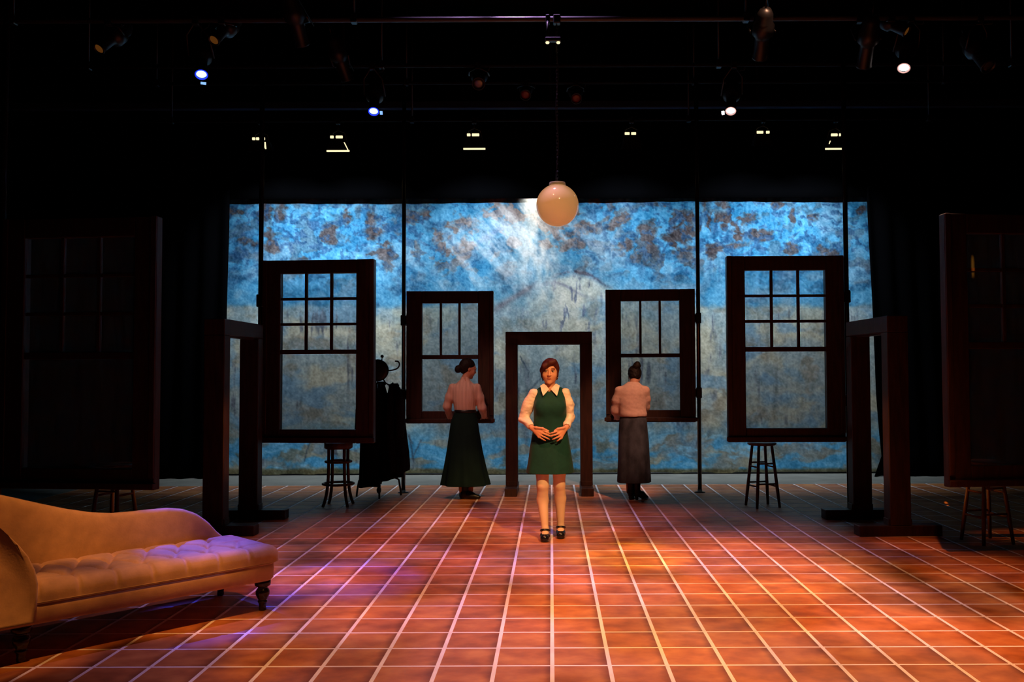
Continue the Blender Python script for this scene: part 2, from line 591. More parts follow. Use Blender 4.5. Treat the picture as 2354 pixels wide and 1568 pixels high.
def paint(u, v):
    """Colour of the scenic cloth, with some stage light painted in, at photo-frame position u, v."""
    wu = u + 34 * (fbm(u / 70, v / 70, 1) - .5) + 14 * (fbm(u / 18, v / 18, 2) - .5)
    wv = v + 30 * (fbm(u / 70, v / 70, 3) - .5) + 14 * (fbm(u / 18, v / 18, 4) - .5)
    mix = lambda A, B, t: A * (1 - t[..., None]) + B * t[..., None]
    c = lambda r, g, b: np.array([r, g, b], float)
    sky = mix(c(42, 104, 144)[None, None] + 0 * u[..., None], c(60, 126, 168), sstep(.38, .66, fbm(wu / 60, wv / 45, 5)))
    sky = mix(sky, c(28, 72, 108), sstep(.52, .7, fbm(wu / 40, wv / 26, 6)) * .8)
    sky = mix(sky, c(98, 126, 148), sstep(.5, .72, fbm(wu / 55, wv / 50, 7)) * .5)
    # land: grey, cream and blue washes with upright strokes
    land = mix(c(118, 136, 142)[None, None] + 0 * u[..., None], c(160, 158, 138), sstep(.40, .70, fbm(wu / 75, wv / 55, 8)) * .7)
    land = mix(land, c(84, 126, 160), sstep(.50, .68, fbm(wu / 90, wv / 40, 9)) * .6)
    land = mix(land, c(76, 84, 98), sstep(.58, .78, fbm(u / 9, v / 60, 10)) * sstep(.40, .62, fbm(u / 90, v / 60, 11)) * .85)
    land = mix(land, c(112, 106, 92), sstep(.56, .74, fbm(wu / 50, wv / 40, 12)) * .55)
    foot = sstep(960, 1040, v + 50 * (fbm(u / 60, v / 60, 13) - .5))
    land = mix(land, c(72, 152, 204), foot * sstep(.40, .60, fbm(wu / 70, wv / 22, 14)) * .95)
    land = mix(land, c(108, 112, 100), foot * sstep(.56, .72, fbm(wu / 46, wv / 22, 15)) * .8)
    land = mix(land, c(120, 186, 226), foot * sstep(.60, .75, fbm(wu / 40, wv / 14, 16)) * .7)
    # join of sky and land: a level line at the sides, a mountain in the middle
    ridge = 700 - 66 * np.exp(-((u - 1318) / 95) ** 2) - 12 * sstep(1000, 1200, u) * (1 - sstep(1480, 1600, u)) + 14 * (fbm(u / 40, v * 0, 17) - .5)
    hard = sstep(ridge - 4, ridge + 12, v + 10 * (fbm(u / 16, v / 12, 18) - .5))
    soft = sstep(ridge - 60, ridge + 90, v + 70 * (fbm(u / 50, v / 40, 19) - .5))
    side = 1 - np.clip(1 - np.abs(u - 1265) / 330, 0, 1)
    col = mix(sky, land, np.clip(hard * side * (.7 + .3 * soft) + soft * (1 - side) * .85 + (1 - hard) * soft * .3, 0, 1))
    peak = np.exp(-((u - 1310) / 100) ** 2) * sstep(ridge, ridge + 20, v) * (1 - sstep(720, 860, v))
    col = mix(col, c(166, 172, 164), peak * .8 * sstep(.3, .6, fbm(wu / 30, wv / 40, 20)))
    col = mix(col, c(70, 84, 110), peak * sstep(.60, .72, fbm(u / 7, v / 30, 21)) * .8)
    line = np.exp(-((v - ridge - 2 + 8 * (fbm(u / 12, v / 12, 22) - .5)) / 4.5) ** 2) * np.exp(-((u - 1335) / 62) ** 2)
    col = mix(col, c(52, 56, 74), np.clip(line * 1.1, 0, .9) * sstep(.3, .5, fbm(u / 14, v / 10, 23)))
    line2 = np.exp(-((v - 668 - 18 * np.sin(u / 30)) / 4) ** 2) * np.exp(-((u - 1300) / 50) ** 2)
    col = mix(col, c(70, 80, 110), line2 * .6)
    # dark diagonal stroke rising to the middle
    dg = v - (716 - (u - 1130) * .62)
    col = mix(col, c(84, 84, 96), np.exp(-(dg / 9) ** 2) * sstep(1120, 1150, u) * (1 - sstep(1215, 1245, u)) * .75)
    dg = v - (566 - (u - 1080) * .55)
    col = mix(col, c(70, 84, 124), np.exp(-(dg / 8) ** 2) * sstep(1080, 1110, u) * (1 - sstep(1150, 1185, u)) * .5)
    # brown leaf-like blotches in the upper sky
    up = 1 - sstep(560, 690, v)
    bl = sstep(.53, .63, fbm(wu / 30, wv / 22, 24, 4) + .10 * (fbm(u / 7, v / 6, 36) - .5)) * (.35 + .65 * sstep(.42, .62, fbm(u / 150, v / 110, 25)))
    spots = [(612, 486, 17, 26), (646, 493, 15, 16), (760, 532, 22, 24), (857, 508, 18, 22), (796, 488, 10, 20), (862, 538, 22, 14), (619, 542, 16, 12),
             (616, 565, 20, 12), (575, 560, 18, 10), (545, 490, 20, 9), (690, 590, 24, 8), (905, 660, 14, 18), (900, 690, 18, 14), (1005, 545, 14, 12),
             (1060, 570, 26, 16), (1075, 515, 34, 16), (1180, 560, 20, 14), (1120, 650, 22, 14), (1165, 620, 20, 18), (1040, 655, 16, 10), (950, 500, 18, 18),
             (1418, 512, 26, 14), (1437, 504, 20, 12), (1488, 537, 22, 24), (1553, 544, 34, 18), (1585, 528, 20, 14), (1432, 562, 28, 12), (1496, 583, 26, 34),
             (1507, 600, 16, 22), (1575, 583, 26, 26), (1460, 594, 12, 12), (1350, 519, 22, 16), (1320, 560, 30, 16), (1340, 624, 14, 18), (1450, 655, 18, 16),
             (1750, 541, 20, 16), (1728, 498, 18, 14), (1821, 501, 9, 16), (1785, 468, 16, 12), (1660, 473, 14, 10), (1667, 515, 9, 7), (1878, 505, 12, 11),
             (1975, 476, 12, 12), (1817, 569, 20, 12), (1905, 577, 20, 12), (1646, 562, 20, 12), (1690, 560, 22, 9), (1562, 640, 12, 9), (1620, 480, 10, 14)]
    for a, b, ra, rb in spots:
        d = ((wu - a) / ra) ** 2 + ((wv - b) / rb) ** 2 + 2.6 * (fbm(u / 13, v / 10, 26) - .5)
        bl = np.maximum(bl, .92 * (1 - sstep(.3, 1.6, d)))
    browncol = mix(c(44, 39, 42)[None, None] + 0 * u[..., None], c(100, 92, 92), np.clip(np.exp(-((u - 1180) / 200) ** 2) * .9 + .4 * fbm(u / 30, v / 30, 27), 0, 1))
    col = mix(col, browncol, np.clip(bl * up, 0, .95))
    dk = sstep(.54, .68, fbm(wu / 12, wv / 9, 28, 3)) * up * (1 - np.exp(-((u - 1200) / 150) ** 2) * .8)
    col = mix(col, c(30, 62, 98), dk * .7)
    # lamp's fan of light under the border, painted into the cloth colour
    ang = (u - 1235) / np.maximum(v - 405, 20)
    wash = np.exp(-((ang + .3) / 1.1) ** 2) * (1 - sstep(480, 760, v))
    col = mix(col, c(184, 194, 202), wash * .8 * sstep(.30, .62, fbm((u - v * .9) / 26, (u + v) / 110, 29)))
    light_shaft = np.exp(-((u - 1222 - (v - 460) * .12) / (16 + (v - 455) * .22)) ** 2) * (1 - sstep(560, 740, v))  # shaft of lamp light, also painted into the cloth
    col = mix(col, c(206, 208, 204), np.clip(light_shaft, 0, 1) * .75 * sstep(.2, .55, fbm(u / 22, v / 60, 37)))
    # distant bare trees drawn in grey
    for tx, t0, t1, w in ((1210, 815, 1060, 5), (1218, 820, 905, 3), (1238, 960, 1060, 3)):
        s = np.exp(-((u - tx - 3 * np.sin(v / 23) - 5 * (fbm(v / 40, u * 0, 30) - .5)) / w) ** 2) * sstep(t0, t0 + 20, v) * (1 - sstep(t1 - 60, t1, v))
        col = mix(col, c(70, 84, 98), s * .6)
    for x0, y0, x1, y1 in ((1215, 900, 1245, 868), (1212, 850, 1196, 820), (950, 1060, 940, 1000), (950, 1050, 968, 1012), (948, 1020, 932, 990), (700, 1060, 712, 1015)):
        t = np.clip(((u - x0) * (x1 - x0) + (v - y0) * (y1 - y0)) / ((x1 - x0) ** 2 + (y1 - y0) ** 2), 0, 1)
        d = np.hypot(u - x0 - t * (x1 - x0) + 4 * (fbm(u / 9, v / 9, 31) - .5), v - y0 - t * (y1 - y0))
        col = mix(col, c(58, 74, 92), np.exp(-(d / 2.0) ** 2) * .7)
    for mx_, my_ in ((1765, 780), (1785, 880), (1560, 860)):
        s = np.exp(-((u - mx_) / 5) ** 2) * np.exp(-((v - my_) / 60) ** 2)
        col = mix(col, c(74, 86, 92), s * .5)
    col = mix(col, c(92, 88, 62), sstep(1074, 1082, v + 5 * (fbm(u / 20, v * 0, 32) - .5)) * .9)
    # brush grain
    g = (fbm(u / 3.0, v / 3.0, 33, 2) - .5) * 44 + (fbm(u / 6, v / 22, 34, 2) - .5) * 26 + (fbm(u / 11, v / 9, 35, 3) - .5) * 34
    return np.clip(col + g[..., None], 4, 250)


tl, br = W(500, 440, YD), W(2060, 1091.5, YD)
NU, NV = 860, 360
xs, zs = np.linspace(tl.x, br.x, NU), np.linspace(tl.z, 0.012, NV)
gx, gz = np.meshgrid(xs, zs, indexing='ij')
RI = np.array(CAM_M.inverted())
pc = np.stack([gx, np.full_like(gx, YD), gz, np.ones_like(gx)], -1) @ RI.T
gu, gv = PXC + F_PX * pc[..., 0] / -pc[..., 2], PYC - F_PX * pc[..., 1] / -pc[..., 2]
fold = .012 * np.sin(gx * 1.9) + .02 * (fbm(gx * 1.5, gz * .3, 40) - .5) + .010 * sstep(.6, 0, gz) * np.sin(gx * 9 + gz * 7)
bv = np.stack([gx, YD + fold, gz], -1).reshape(-1, 3)
me = np_mesh('painted_backdrop', bv, grid_quads(NU, NV))
ca = me.color_attributes.new('paint', 'FLOAT_COLOR', 'POINT')
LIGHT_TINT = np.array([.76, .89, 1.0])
alb = np.clip(srgb(paint(gu, gv)) / LIGHT_TINT * 1.05, .004, .95)  # lit look of the cloth kept in its colour, flood tint divided out
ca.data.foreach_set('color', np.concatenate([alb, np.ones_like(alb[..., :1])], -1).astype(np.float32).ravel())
mb_ = mat('scenic_paint', (.3, .4, .5), .9, .1)
at = mb_.node_tree.nodes.new('ShaderNodeVertexColor')
at.layer_name = 'paint'
mb_.node_tree.links.new(at.outputs['Color'], mb_.node_tree.nodes['Principled BSDF'].inputs['Base Color'])
drop = thing('painted_backdrop', 'large painted sky and mountain backdrop cloth hanging behind all the frames', 'backdrop', (0, YD, 0))
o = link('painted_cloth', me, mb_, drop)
o.location = (0, -YD, 0)
MB().tube([(tl.x, 0, .0), (br.x, 0, .0)], .012, 8).build('bottom_batten', M['black_metal'], drop).location = (0, 0, .014)
MB().tube([(tl.x, 0.03, tl.z + .01), (br.x, .03, tl.z + .01)], .025, 8).build('top_batten', M['black_metal'], drop)
for s in (-1, 1):
    MB().tube([(s * 3.5, .03, tl.z), (s * 3.5, .03, ZC - .01)], .004, 6).build('hanging_line', M['black_metal'], drop)


# black masking drapes
def drape(name, label, x0, x1, y, z0, z1, edge=None, amp=.05, per=.3):
    nu, nv = max(24, int(abs(x1 - x0) / .035)), 24
    t, s = np.meshgrid(np.linspace(0, 1, nu), np.linspace(0, 1, nv), indexing='ij')
    zz = z1 + (z0 - z1) * s
    e = np.interp(zz, *edge) if edge else 0 * zz
    xx = x0 + e * (1 - t) + (x1 - x0) * t
    yy = y + amp * np.sin((x0 + (x1 - x0) * t) * 2 * PI / per) * (.5 + .5 * s) + .02 * np.sin(zz * 2 + t * 9)
    v = np.stack([xx, yy, zz], -1).reshape(-1, 3)
    o = link(name, np_mesh(name, v, grid_quads(nu, nv)), M['velour'])
    md = o.modifiers.new('thickness', 'SOLIDIFY'); md.thickness = .012
    return tag(o, label, 'curtain', kind='thing')


YL = 13.25
xl = W(524, 600, YL).x
xr = W(1994, 500, YL).x
drape('stage_curtain', 'black stage curtain closing off the backdrop behind the chaise', xl, -7.9, YL, .004, 6.9, ([0, .3, 1.5, 4.2], [-.035, -.02, 0, .02]))
drape('stage_curtain', 'black stage curtain with a trailing hem closing off the backdrop behind the dark far stool', xr, 7.9, YL, .004, 6.9,
      ([0, .06, .15, .4, 1.2, 2.2, 4.2], [.02, .08, .15, .13, .075, .04, -.01]))
zt = W(1260, 456, 13.545).z
drape('border_curtain', 'black border curtain hiding the top of the painted backdrop', -7.9, 7.9, 13.545, zt, 6.9, None, .012, .5)

# ------------------------------------------------------------------ pipes overhead
PIPES = {}


def pipe(y, z, label, r=.024, name='lighting_pipe', m='pipe'):
    t = thing(name, label, 'pipe', (0, y, z))
    MB().tube([(-XW + .01, 0, 0), (XW - .01, 0, 0)], r, 12).build('tube', M[m], t)
    for x in (-5.2, -1.9, 1.9, 5.2):
        MB().tube([(x, 0, r * .8), (x, 0, ZC - z - .002)], .012, 8).build('drop_rod', M['black_metal'], t)
        MB().box((x - .03, -.04, -.035), (x + .03, .04, .05), .008).build('hanger_clamp', M['black_metal'], t)
    return t


PA = W(1270, 44, 8.5)
pipe(8.5, PA.z, 'long grey lighting pipe nearest the front, carrying the globe lamp', .026)
pipe(9.9, W(1270, 150, 9.9).z, 'dark lighting pipe crossing above the nine-pane frames', .024, m='black_pipe')
pipe(11.62, W(1270, 190, 11.62).z, 'dark lighting pipe crossing above the three-pane frames', .024, m='black_pipe')
PCY = W(1270, 276, 12.1)
pipe(12.1, PCY.z, 'thin lighting pipe carrying the row of flood lights', .02, m='black_pipe')
bz = W(1270, 242, 12.75).z
bt = thing('ceiling_beam', 'dark blue-lit steel beam crossing just above the black border', 'beam', (0, 12.75, bz))
MB().box((-XW + .01, -.05, -.05), (XW - .01, .05, .05), .006).build('web', mat('blue_lit_steel', (.018, .028, .06), .5, .3), bt)  # blue light on the beam is put into its steel colour
for x in (-6, -3, 0, 3, 6):
    MB().box((x - .02, -.02, .05), (x + .02, .02, ZC - bz - .002), .003).build('hanger', M['black_metal'], bt)


# ------------------------------------------------------------------ spotlights
def lantern(name, label, lens, tgt, py_, pz, lens_mat, power=0, color=(1, 1, 1), deg=40, gobo=None, r=.062, group=None, size=1.0, flap=None, glint=None):
    """Ellipsoidal lantern: barrel, back cap, lens, yoke, clamp; lens centre at `lens`, hung from the pipe at y py_, z pz."""
    lens, tgt = Vector(lens), Vector(tgt)
    d = (tgt - lens).normalized()
    m3 = d.to_track_quat('Z', 'Y').to_matrix()
    mid = lens - d * .26 * size
    top = Vector((mid.x, py_, pz))
    t = thing(name, label, 'stage light', top, 0, group)
    L0, m0 = lens - top, mid - top
    s = size
    MB().lathe([(.0, -.50 * s), (.05 * s, -.49 * s), (.075 * s, -.44 * s), (.08 * s, -.36 * s), (.1 * s, -.33 * s), (.1 * s, -.24 * s), (.07 * s, -.21 * s), (r + .006, -.19 * s),
                (r + .008, -.02), (r + .014, 0), (r + .014, .012), (r + .002, .012), (r, -.03), (0, -.032)], 20, L0, m3).build('barrel', M['black_metal'], t)
    MB().lathe([(0, -.012), (r * .99, -.014), (r * .99, -.006), (r * .6, .0), (0, .002)], 20, L0, m3).build('lens', M[lens_mat], t)
    if power:
        MB().tube([L0 + m3 @ Vector(((r + .004) * math.cos(a), (r + .004) * math.sin(a), .010)) for a in np.linspace(0, 2 * PI, 21)[:-1]], .007, 6, closed=True).build('rim_glow', M[lens_mat.replace('lens', 'rim')], t)  # added ring whose glow imitates lamp light on the barrel rim
    ax = m3 @ Vector((1, 0, 0))
    q = .115 * s
    a, b = m0 + ax * q, m0 - ax * q
    up = Vector((0, 0, -.03))
    MB().tube([a, a * .35 + up + ax * q * .55, up + ax * .02, up - ax * .02, b * .35 + up - ax * q * .55, b], .010, 8).build('yoke', M['black_metal'], t)
    MB().box((-.03, -.035, -.05), (.03, .035, .035), .008).build('clamp', M['black_metal'], t)
    MB().tube([L0 - d * .48 * s, L0 - d * .6 * s + Vector((0, 0, .05)), Vector((.12, 0, -.06)), Vector((.14, 0, .02))], .006, 6).build('cable', M['black_metal'], t)
    if flap:
        c, sz, mm = flap
        MB().obox(L0 + d * .03 + m3 @ Vector(c), sz, m3, .002).build('barn_door', M[mm], t)  # flap glows in place of the lamp light it would reflect
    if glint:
        MB().obox(m0 + m3 @ Vector((.0, .07 * s, -.10 * s)), (.03, .004, .05), m3, .001).build('vent_or_glint_plate', M[glint], t)  # small plate, no vent; amber ones glow to imitate a reflected glint
    if power:
        ld = bpy.data.lights.new('lamp', 'SPOT')
        lo = spot('lamp', (0, 0, 0), (0, 0, -1), power, color, deg, .8, .04, gobo)
        lo.parent = t
        aim(lo, L0 + d * .05, L0 + d)
    return t


LB1, LB2, LW1, LW2 = W(463, 170, 8.5), W(859, 255, 9.9), W(2078, 155, 8.5), W(1680, 254, 9.9)
z2 = W(1270, 150, 9.9).z
lantern('spotlight', 'glowing blue spotlight on the front pipe high over the shadowed door frame by the chaise', LB1, (-2.3, 5.95, .42), 8.5, PA.z, 'lens_blue', BACK_BLUE, BLUE, 11, None, .05,
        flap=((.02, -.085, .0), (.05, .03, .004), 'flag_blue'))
lantern('spotlight', 'glowing blue spotlight on the second pipe above the coat stand', LB2, (-1.6, 6.8, 0), 9.9, z2, 'lens_blue', BACK_BLUE * .5, BLUE, 15, (10, .2, 1.4, 2.4), .05,
        flap=((.085, 0, 0), (.03, .05, .004), 'flag_blue'))
lantern('spotlight', 'glowing white spotlight on the front pipe near the far wall drapes', LW1, (1.9, 5.9, 0), 8.5, PA.z, 'lens_white', BACK_WHITE, (1, .55, .38), 44, (10, .0, 1.4, 4.4), .05)
lantern('spotlight', 'glowing white spotlight on the second pipe between the two window frames', LW2, (1.2, 7.0, 0), 9.9, z2, 'lens_white', BACK_WHITE * .9, (1, .55, .38), 40, (10, .0, 1.4, 7.7), .05,
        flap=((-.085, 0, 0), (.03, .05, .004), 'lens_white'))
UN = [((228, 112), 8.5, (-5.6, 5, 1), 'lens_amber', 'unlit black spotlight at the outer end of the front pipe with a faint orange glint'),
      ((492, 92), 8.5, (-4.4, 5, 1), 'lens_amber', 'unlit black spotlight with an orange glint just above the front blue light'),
      ((694, 100), 8.5, (-2.0, 12, 1), 'label_grey', 'unlit black spotlight with grey plates turned away on the front pipe'),
      ((798, 135), 9.9, (-1.2, 13, 1), 'label_grey', 'unlit black spotlight with a grey plate above the inner blue light'),
      ((1100, 192), 9.9, (-.6, 5, 1), None, 'unlit black spotlight on the second pipe just beside the globe chain'),
      ((1325, 226), 11.62, (.5, 6, 1), None, 'unlit black spotlight with a dull red lens on the third pipe'),
      ((1208, 218), 11.62, (-.4, 6, 1), None, 'unlit black spotlight facing out beside the globe chain on the third pipe'),
      ((1747, 130), 8.5, (2.4, 13, 1), 'label_grey', 'unlit black spotlight with a grey plate on the front pipe past the globe chain'),
      ((1986, 150), 8.9, (3.4, 12, 1), None, 'unlit black spotlight hanging close beside the brightest white light'),
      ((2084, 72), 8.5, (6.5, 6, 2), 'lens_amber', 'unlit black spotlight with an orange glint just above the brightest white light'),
      ((2272, 152), 8.5, (5.0, 6, 1), None, 'unlit black spotlight at the far end of the front pipe past the white light')]
M['lens_red'] = mat('red_lit_lens', (.16, .02, .015), .3, .5)  # red light falling on these lenses is put into their colour
for (px, py), y, tg, gl, lab in UN:
    pz = {8.5: PA.z, 8.9: PA.z, 9.9: z2, 11.62: W(1270, 190, 11.62).z}[y]
    yy = 8.5 if y == 8.9 else y
    lens = W(px, py, yy - .05)
    if lens.z > pz - .12: lens.z = pz - .16
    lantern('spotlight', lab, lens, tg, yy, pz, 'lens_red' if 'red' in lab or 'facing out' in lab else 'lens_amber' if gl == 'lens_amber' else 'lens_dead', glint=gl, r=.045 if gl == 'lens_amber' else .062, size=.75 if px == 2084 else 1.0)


# flood lights (seen from behind) that wash the cloth
def flood(label, px, py, wtop, wbot, h, slots, lip, leak=None):
    y = 12.1
    k = y / F_PX
    top = W(px, py, y)
    t = thing('flood_light', label, 'stage light', (top.x, y, PCY.z), 0, 'flood lights washing the backdrop')
    z0, z1 = top.z - PCY.z, top.z - PCY.z - h * k
    a, b = wtop * k / 2, wbot * k / 2
    lo = [(-b, 0, z1), (b, 0, z1), (b, .16, z1 + .05), (-b, .16, z1 + .05)]
    hi = [(-a, .02, z0), (a, .02, z0), (a, .16, z0), (-a, .16, z0)]
    MB().add(lo + hi, [(0, 1, 5, 4), (1, 2, 6, 5), (2, 3, 7, 6), (3, 0, 4, 7), (4, 5, 6, 7), (0, 3, 2, 1)]).build('housing', M['black_metal'], t)
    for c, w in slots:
        MB().box((c * k - w * k / 2, .012, z0 + .006), (c * k + w * k / 2, .03, z0 + .006 + 6 * k), .004).build('vent_or_glint_plate', M['warm_glow'], t)
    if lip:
        MB().box((lip[0] * k, -.012, z1 - .012), (lip[1] * k, .002, z1 + .012), .003).build('lip_glow', M['warm_glow'], t)  # lamp light reflected by the lip, put in as its own glow
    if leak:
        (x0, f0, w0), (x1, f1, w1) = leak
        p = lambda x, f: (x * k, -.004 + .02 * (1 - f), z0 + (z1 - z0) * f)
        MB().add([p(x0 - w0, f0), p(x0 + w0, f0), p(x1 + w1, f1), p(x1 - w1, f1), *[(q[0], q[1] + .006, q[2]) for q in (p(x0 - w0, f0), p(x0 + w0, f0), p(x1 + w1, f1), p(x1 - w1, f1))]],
                 [(0, 1, 2, 3), (7, 6, 5, 4), (0, 4, 5, 1), (1, 5, 6, 2), (2, 6, 7, 3), (3, 7, 4, 0)]).build('light_gap', M['warm_glow'], t)
    MB().box((-.03, -.035, -.05), (.03, .035, .03), .006).build('clamp', M['black_metal'], t)
    MB().tube([(-a - .01, .09, z0 - .05), (-a * .8, .06, z0 + .09), (0, .0, z0 + .11), (0, 0, -.02)], .008, 6).add(*(lambda q: (q.v, q.f, True))(MB().tube([(a + .01, .09, z0 - .05), (a * .8, .06, z0 + .09), (0, .0, z0 + .11)], .008, 6))).build('yoke', M['black_metal'], t)
    ld = bpy.data.lights.new('lamp', 'AREA')
    ld.shape, ld.size, ld.size_y, ld.energy, ld.color, ld.spread = 'RECTANGLE', .22, .10, FLOOD_W, FLOOD_C, math.radians(100)
    lo_ = bpy.data.objects.new('lamp', ld)
    COL.objects.link(lo_)
    lo_.parent = t
    aim(lo_, (0, .18, (z0 + z1) / 2), (0, 1.56, (z0 + z1) / 2 - 2.0))


flood('small flood light with three glowing vents, outermost above the frame by the coat stand', 598, 322, 34, 56, 26, [(-16, 7), (-7, 7), (7, 6)], None, ((8, .15, 4), (13, .8, 1.5)))
flood('wide flood light with bright lip and lit edge above the coat stand', 777, 318, 34, 56, 30, [(-15, 8), (2, 16)], (-26, 27), ((14, .3, 1.2), (24, .95, 1.2)))
flood('wide flood light with a bright bottom lip above the woman in the striped blouse', 1090, 313, 34, 52, 30, [(-13, 8), (3, 17)], (-25, 26))
flood('flood light with two glowing vents above the woman in the pink sweater', 1452, 310, 32, 46, 34, [(-10, 11), (5, 11)], None)
flood('flood light with two glowing vents beyond the white spotlight', 1755, 307, 32, 46, 30, [(-7, 15), (11, 8)], None)
flood('wide flood light with double vents and bright lip at the row end', 1922, 313, 32, 52, 30, [(-3, 15), (10, 4)], (-26, 14), ((-13, .35, 1.2), (-16, .6, 1)))


# ------------------------------------------------------------------ hanging window frames on poles
def set_window(label, px0, px1, y, rz, pyt, pyb, stile, cols, rows, py_open, py_meet0, py_meet1, py_bot, pole_side, group=None, z_pole=None, full_pole=True, d=.09):
    """Edges given where the photo shows them; everything is then built in metres about the frame's own foot."""
    k = y / F_PX
    zz = lambda py: CAM_H + (857 - py) * k
    x0, x1 = (px0 - PXC) * k, (px1 - PXC) * k
    w = (x1 - x0) / math.cos(rz)
    t = thing('hanging_window', label, 'window frame', ((x0 + x1) / 2, y, 0), rz)
    zt, zb, zo, m0, m1, zs = zz(pyt), zz(pyb), zz(py_open), zz(py_meet0), zz(py_meet1), zz(py_bot)
    h, s = w / 2, stile
    for sx in (-1, 1):
        a, b = sorted((sx * h, sx * (h - s)))
        MB().box((a, 0, zb), (b, d, zt), .006).build('stile', M['wood'], t)
        # outer casing board proud of the stile
        MB().box((min(sx * h, sx * (h - .05)), -.015, zb + .1), (max(sx * h, sx * (h - .05)), .0, zt), .004).build('casing', M['wood'], t)
    MB().box((-h + s, .001, zo), (h - s, d - .001, zt - .001), .006).build('head_rail', M['wood'], t)
    MB().box((-h + s, .001, zb), (h - s, d - .001, zs), .006).build('bottom_rail', M['wood'], t)
    MB().box((-h - .02, -.05, zb + .012), (h + .02, -.0005, zb + .062), .006).build('sill', M['wood'], t)
    MB().box((-h + s, .012, m1), (h - s, d - .012, m0), .004).build('meeting_rail', M['wood'], t)
    ow = w - 2 * s
    g = .030
    for c in range(1, cols):
        x = -ow / 2 + ow * c / cols
        MB().box((x - g / 2, .02, m0), (x + g / 2, .055, zo), .003).build('muntin', M['wood'], t)
    for r in range(1, rows):
        z = m0 + (zo - m0) * r / rows
        MB().box((-ow / 2, .024, z - g / 2), (ow / 2, .051, z + g / 2), .003).build('muntin', M['wood'], t)
    pw, ph = ow / cols, (zo - m0) / rows
    for c in range(cols):
        for r in range(rows):
            ax, az = -ow / 2 + pw * c, m0 + ph * r
            e = .002
            MB().box((ax + e, .036, az + e), (ax + pw - e, .039, az + ph - e), 0).build('pane', M['scrim'], t)
    MB().box((-ow / 2 + .002, .036, zs + .002), (ow / 2 - .002, .039, m1 - .002), 0).build('pane', M['scrim'], t)
    xp = pole_side * (h + .045)
    MB().tube([(xp, .05, 0), (xp, .05, z_pole)], .0265, 16).build('pole', M['pole'], t)
    for z in (zt - (zt - zb) * .22, zt - (zt - zb) * .78):
        MB().box((min(xp - .035, xp + .035), .005, z - .07), (max(xp - .035, xp + .035), .1, z + .07), .008).box(
            (min(xp, pole_side * h), .03, z - .05), (max(xp, pole_side * h), .07, z + .05), .004).build('clamp', M['black_metal'], t)
    MB().lathe([(.07, 0), (.07, .008), (.03, .014), (.03, .04)], 16, (xp, .05, 0)).build('floor_flange', M['black_metal'], t)
    return t


ZP1, ZP2 = W(1270, 150, 9.9).z - .02, W(1270, 190, 11.62).z - .02
set_window('tall nine-over-one window frame in front of the coat stand', 599, 861, 9.85, -math.radians(5), 594.5, 1016, .2, 3, 3, 625.5, 802, 812, 985.5, -1, z_pole=ZP1)
set_window('tall nine-over-one window frame above the slatted four-legged stool', 1673, 1941, 9.85, -math.radians(1), 589, 1018, .2, 3, 3, 622, 799, 810, 986, 1, z_pole=ZP1)
set_window('small three-over-one window frame before the woman in the dark skirt', 934, 1134, 11.57, -math.radians(.5), 668, 972.3, .2, 3, 1, 695.7, 815, 825, 944.2, -1, z_pole=ZP2)
set_window('small three-over-one window frame before the woman in the pink sweater', 1393, 1597, 11.57, -math.radians(5), 665.5, 971, .2, 3, 1, 692, 813.5, 822.5, 943.4, 1, z_pole=ZP2)
set_window('very dark big window frame at the outer edge behind the chaise', -10, 366, 7.6, -math.radians(6), 495, 1120, .2, 3, 3, 540, 806, 822, 1072, -1, z_pole=4.9)
set_window('very dark big window frame at the outer edge above the darkest stool', 2168, 2548, 7.6, math.radians(6), 495, 1120, .2, 3, 3, 540, 790, 806, 1072, 1, z_pole=4.9)
# faint lamp spill caught on the scrim of the dark frame
sp = W(2236, 615, 7.6)
spot('spill', (2.0, 3.0, 6.3), tuple(sp), 9000, (1, .42, .06), .8, .4, .01).scale = (.2, 1.5, 1)


# ------------------------------------------------------------------ free-standing door frames
def door_frame(label, loc, rz, w=1.12, h=2.085, post=.155, dep=.2, foot=.79):
    t = thing('door_frame', label, 'door frame', loc, rz)
    for s in (-1, 1):
        a, b = sorted((s * w / 2, s * (w / 2 - post)))
        MB().box((a, -foot / 2, 0), (b, foot / 2, .1), .006).build('foot', M['wood'], t)
        MB().box((a, -dep / 2, .1), (b, dep / 2, h - post), .006).build('post', M['wood'], t)
        for q in (-1, 1):
            MB().box((a + .012, min(q * dep / 2, q * (dep / 2 + .012)), .1), (b - .012, max(q * dep / 2, q * (dep / 2 + .012)), .16), .003).build('plinth', M['wood'], t)
    MB().box((-w / 2, -dep / 2, h - post), (w / 2, dep / 2, h), .006).build('lintel', M['wood'], t)
    MB().box((-w / 2 + post, -dep / 2 + .05, h - post - .012), (w / 2 - post, dep / 2 - .05, h - post), .002).build('stop', M['wood'], t)
    return t


door_frame('free-standing dark wooden door frame behind the woman in the green dress', ((1261.5 - PXC) * 11.5 / F_PX, 11.6, 0), 0)
door_frame('free-standing dark wooden door frame edge-on beside the chaise', (-3.24, 9.12, 0), PI / 2 - math.radians(0.5))
door_frame('free-standing dark wooden door frame edge-on past the slatted stool', (3.28, 9.0, 0), PI / 2 + math.radians(1.2))


